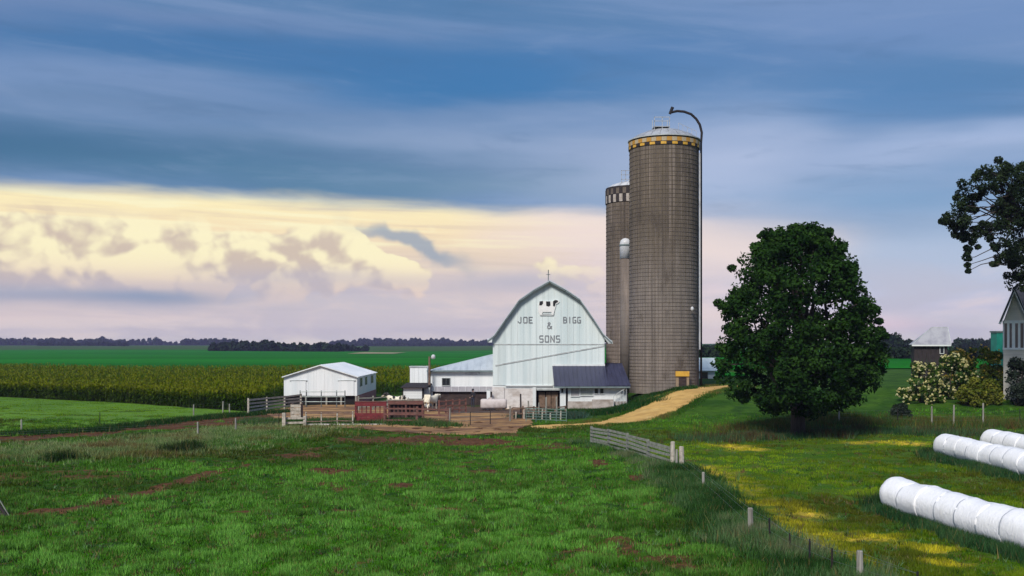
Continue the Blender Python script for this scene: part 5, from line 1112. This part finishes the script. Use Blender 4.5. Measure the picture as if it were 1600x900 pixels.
wire_fence('thin wire fence across the open dirt of the yard', [(X(702, FY), FY, 1.3, 'W'), (X(735, FY), FY, 1.0, 's'), (X(766, FY + .5), FY + .5, 1.0, 's'), (X(797, 80.5), 80.5, 1.2, 'w')], (.35, .65, .95), rad=.012)
t = board_fence('jumbled brown rail fence in front of the barn door', (X(800, 82.5), 82.5), (X(884, 84.5), 84.5), .95, 2, BROWN_BOARD, 6, .11, .45, sag=.06, name='yard_rail')
for p, h in ((814, 2.0), (826, 1.45), (842, 1.3), (853, 1.75), (870, 1.8)): post(t, X(p, 83.2), 83.2, h, .07, POST_WOOD if p != 814 else DARK_WOOD, .03)
for p in (806, 819, 833, 847, 860, 876): post(t, X(p, 82.4), 82.4, rnd.uniform(.5, .9), .06, PALE_BOARD, .05)
t = thing('pipe_fence', 'grey metal pipe fence in front of the white shed', 'fence', (X(470, 97.5), 97.5, 0))
for p in (469, 479, 502, 526, 539): MB().tube([(X(p, 97.5), 97.5, -.2), (X(p, 97.5), 97.5, 1.62)], .05, 8).build('pipe_post', STEEL, t)
for zz in (.55, 1.02, 1.5): MB().tube([(X(469, 97.5), 97.44, zz), (X(539, 97.5), 97.44, zz)], .035, 8).build('pipe_rail', STEEL, t)
t = thing('metal_gate', 'pale green tubular metal gate standing in the grass before the barn door', 'gate', (X(822, 80.5), 80.5, gz(X(822, 80.5), 80.5)))
GATE = mat('green_gate_tube', (.16, .24, .21), (.10, .16, .14), 2, rough=.6, bump=0); ga, gb = (X(822, 80.5), 80.5), (X(885, 79.2), 79.2)
for i in range(5): zz = .22 + i * .21; MB().tube([(ga[0], ga[1], gz(*ga) + zz), (gb[0], gb[1], gz(*gb) + zz)], .026, 7).build('gate_rail', GATE, t)
for i in range(5): f = i / 4; q = (ga[0] + (gb[0] - ga[0]) * f, ga[1] + (gb[1] - ga[1]) * f - .04); MB().tube([(q[0], q[1], gz(*q) - .05), (q[0], q[1], gz(*q) + 1.12)], .03, 7).build('gate_upright', GATE, t)
board_fence('worn inner rail fence between the red panels and the stock tank', (X(686, 88), 88), (X(728, 89.5), 89.5), 1.2, 3, RUST_BOARD, 5, .10, .35, sag=.05, name='yard_rail')
board_fence('inner grey rail fence in front of the dark shed', (X(560, 93), 93), (X(628, 95), 95), 1.2, 3, WEATHER, 4, .10, .35, sag=.05, name='yard_rail')
# stock tank
t = thing('stock_tank', 'rounded whitish stock tank on the dirt by the barn corner', 'tank', (X(771, 93), 93, 0)); TANK = mat('tank_pinkish', (.56, .50, .49), (.42, .36, .34), 1.5, rough=.6, grime=(.35, .27, .24))
x0, x1 = X(751, 93), X(792, 93); pts = []
mb = MB(); N = 20; ring = [(math.cos(2 * math.pi * k / N), math.sin(2 * math.pi * k / N)) for k in range(N)]; sq = lambda v: math.copysign(abs(v) ** .55, v)
prof_ = [(x0, .80), (x0 + .06, .95), (x0 + .2, 1), (x1 - .2, 1), (x1 - .06, .95), (x1, .80)]
vs = [(xx, 93 + sq(c_) * .55 * f, .62 + sq(s_) * .46 * f) for xx, f in prof_ for c_, s_ in ring]
mb.add(vs, [(j * N + k, j * N + (k + 1) % N, (j + 1) * N + (k + 1) % N, (j + 1) * N + k) for j in range(len(prof_) - 1) for k in range(N)] + [tuple(range(N - 1, -1, -1)), tuple(range((len(prof_) - 1) * N, len(prof_) * N))]).build('tank_body', TANK, t, smooth=True)
for q in (x0 + .3, (x0 + x1) / 2, x1 - .3): MB().box(q - .12, q + .12, 92.55, 93.45, -.1, .2).build('foot', DARK_WOOD, t)
MB().lathe((x0 + .9, 93, 1.05), [(.2, 0), (.2, .1), (.16, .14)], 14).build('lid', TANK, t)
t = thing('white_post', 'short white post behind the stock tank', 'post', (X(763, 94.3), 94.3, 0)); MB().box(X(760.5, 94.3), X(766, 94.3), 94.2, 94.4, -.2, Z(609.5, 94.3)).build('shaft', WHITE_PAINT, t); MB().box(X(760, 94.3), X(766.5, 94.3), 94.17, 94.43, Z(609.5, 94.3) + .002, Z(608.5, 94.3)).build('cap', GREY_TRIM, t)

# ------------------------------------------------------------------ cows and person
def skin_obj(name, V, Ed, Rr, material, parent, root=0, sub=2):
    me = bpy.data.meshes.new(name); me.from_pydata(V, Ed, []); o = link(name, me, material, parent)
    bm = bmesh.new(); bm.from_mesh(me); bm.verts.layers.skin.verify(); bm.to_mesh(me); bm.free()
    sv = me.skin_vertices[0].data
    for i, r in enumerate(Rr): sv[i].radius = (r, r) if not hasattr(r, '__len__') else r; sv[i].use_root = (i == root)
    k = o.modifiers.new('skin', 'SKIN'); k.use_smooth_shade = True
    s = o.modifiers.new('sub', 'SUBSURF'); s.levels = sub; s.render_levels = sub
    return o
def cow_mat(name, lo, hi, scale):
    m, nt, b, out = new_mat(name); x, y, z = obj_co(nt); n = fbm(vec(x, y, z), scale, 3, .5, .5)
    c = mixc(smooth(lo, hi, n), (.72, .66, .54), (.012, .011, .012)); nt.links.new(c.s, b.inputs['Base Color']); b.inputs['Roughness'].default_value = .8; return m
def cow(label, x, y, rz, m, headup):
    t = thing('cow', label, 'cow', (x, y, gz(x, y)), 'cows in the yard'); t.rotation_euler = (0, 0, rz)
    V = [(-.75, 0, 1.22), (-.30, 0, 1.10), (.20, 0, 1.05), (.62, 0, 1.12), (.95, 0, 1.28 + .1 * headup), (1.20, 0, 1.42 + .25 * headup), (1.42, 0, 1.34 + .22 * headup), (1.66, 0, 1.18 + .2 * headup)]
    Rr = [(.27, .27), (.33, .36), (.35, .38), (.30, .34), (.17, .22), (.14, .17), (.125, .14), (.085, .085)]
    Ed = [(i, i + 1) for i in range(7)]
    def chain(pts, rs_, at):
        o_ = len(V); V.extend(pts); Rr.extend(rs_); Ed.append((at, o_)); Ed.extend((o_ + i, o_ + i + 1) for i in range(len(pts) - 1))
    for s in (-1, 1):
        chain([(-.78, .20 * s, .95), (-.62, .21 * s, .70), (-.84, .21 * s, .46), (-.80, .21 * s, .14), (-.76, .21 * s, .03)], [.17, .115, .065, .05, .065], 0)
        chain([(.60, .19 * s, .80), (.60, .19 * s, .48), (.62, .19 * s, .14), (.65, .19 * s, .03)], [.12, .075, .048, .065], 3)
    skin_obj('body', V, Ed, Rr, m, t, 1)
    eh = 1.47 + .25 * headup
    for s in (-1, 1): skin_obj('ear', [(1.22, .12 * s, eh), (1.17, .24 * s, eh + .01), (1.15, .33 * s, eh - .03)], [(0, 1), (1, 2)], [.03, .06, .02], m, t, 0, 1)
    skin_obj('tail', [(-.98, 0, 1.35), (-1.07, 0, 1.2), (-1.08, 0, .8), (-1.06, 0, .55)], [(0, 1), (1, 2), (2, 3)], [.04, .03, .025, .05], m, t, 0, 1)
    skin_obj('udder', [(-.55, 0, .78), (-.42, 0, .70)], [(0, 1)], [.16, .13], mat('udder_pink', (.5, .32, .28), rough=.7) if 'udder_pink' not in bpy.data.materials else bpy.data.materials['udder_pink'], t, 0, 1)
cow('cream white cow seen from behind, right of the red panels', X(673, 92), 92.0, R(62), cow_mat('cream_cow_coat', .66, .70, 1.4), 0)
cow('black and white cow raising its head behind the red panels', X(622, 91), 91.0, R(158), cow_mat('holstein_coat', .47, .50, 1.7), .9)
m, nt, b, out = new_mat('dark_work_clothes'); x, y, z = obj_co(nt)
c = mixc(smooth(.905, .915, z), (.022, .026, .045), (.016, .016, .022)); c = mixc(smooth(1.50, 1.51, z), c, (.40, .24, .18)); c = mixc(smooth(.08, .07, z), c, (.02, .018, .016))
nt.links.new(c.s, b.inputs['Base Color']); b.inputs['Roughness'].default_value = .85; CLOTH = m
pX, pY = X(739, 97.3), 97.3
t = thing('person', 'person in dark work clothes standing in front of the annex', 'person', (pX, pY, gz(pX, pY))); t.rotation_euler = (0, 0, R(-35))
V = [(0, 0, .96), (0, .01, 1.12), (0, .02, 1.30), (0, .01, 1.44), (0, 0, 1.53), (0, -.01, 1.60), (0, -.02, 1.70)]; Rr = [(.155, .11), (.145, .10), (.17, .115), (.12, .09), (.055, .055), (.085, .095), (.082, .095)]; Ed = [(i, i + 1) for i in range(6)]
def chain(pts, rs_, at):
    o_ = len(V); V.extend(pts); Rr.extend(rs_); Ed.append((at, o_)); Ed.extend((o_ + i, o_ + i + 1) for i in range(len(pts) - 1))
for s in (-1, 1):
    chain([(.10 * s, 0, .86), (.11 * s, -.02, .50), (.115 * s, .01, .12), (.12 * s, -.05, .05), (.13 * s, -.15, .04)], [.095, .065, .05, .05, .038], 0)
    chain([(.20 * s, .01, 1.40), (.25 * s, .02, 1.14), (.20 * s, -.14, .98 if s < 0 else 1.10), (.15 * s, -.22, .97 if s < 0 else 1.12)], [.065, .048, .036, .034], 3)
skin_obj('body', V, Ed, Rr, CLOTH, t, 0)
SKIN = mat('skin', (.42, .25, .19), rough=.6, bump=0)
for s in (-1, 1):
    hz_ = .97 if s < 0 else 1.12; Vh = [(.15 * s, -.22, hz_), (.14 * s, -.28, hz_ - .01)]; Eh = [(0, 1)]; Rh = [.035, .034]
    for f in range(4): o_ = len(Vh); Vh += [(.14 * s + (f - 1.5) * .018, -.33, hz_ - .015), (.14 * s + (f - 1.5) * .018, -.36 - .008 * (f in (1, 2)), hz_ - .045)]; Eh += [(1, o_), (o_, o_ + 1)]; Rh += [.009, .007]
    o_ = len(Vh); Vh += [(.14 * s - .04 * s, -.27, hz_ + .005), (.14 * s - .05 * s, -.31, hz_ - .01)]; Eh += [(0, o_), (o_, o_ + 1)]; Rh += [.011, .008]
    skin_obj('hand', Vh, Eh, Rh, SKIN, t, 0, 1)
MB().lathe((pX, pY - .0, gz(pX, pY) + 1.66), [(.105, 0), (.112, .05), (.095, .11), (.05, .145), (.005, .15)], 16).box(pX - .07, pX + .07, pY - .2, pY - .09, gz(pX, pY) + 1.67, gz(pX, pY) + 1.685).build('cap', BLACK, t, smooth=True)
MB().box(pX - .012, pX + .012, pY - .125, pY - .095, gz(pX, pY) + 1.595, gz(pX, pY) + 1.64).build('nose', SKIN, t)

# ------------------------------------------------------------------ haze
zmin = float(gzz.min()) - 1.0
hm = bpy.data.materials.new('haze_air'); hm.use_nodes = True; nt = hm.node_tree; nt.nodes.clear(); ho_ = nt.nodes.new('ShaderNodeOutputMaterial'); pv = nt.nodes.new('ShaderNodeVolumePrincipled')
pv.inputs['Color'].default_value = (.56, .54, 1.0, 1); pv.inputs['Density'].default_value = .00013; pv.inputs['Anisotropy'].default_value = 0.0; nt.links.new(pv.outputs[0], ho_.inputs['Volume'])
hzb = MB().box(gx.min() - 20, gx.max() + 20, gy.min() - 20, gy.max() + 20, zmin, 42.0).build('haze', hm); hzb['kind'] = 'stuff'; hzb['label'] = 'thin blue evening haze over the fields'
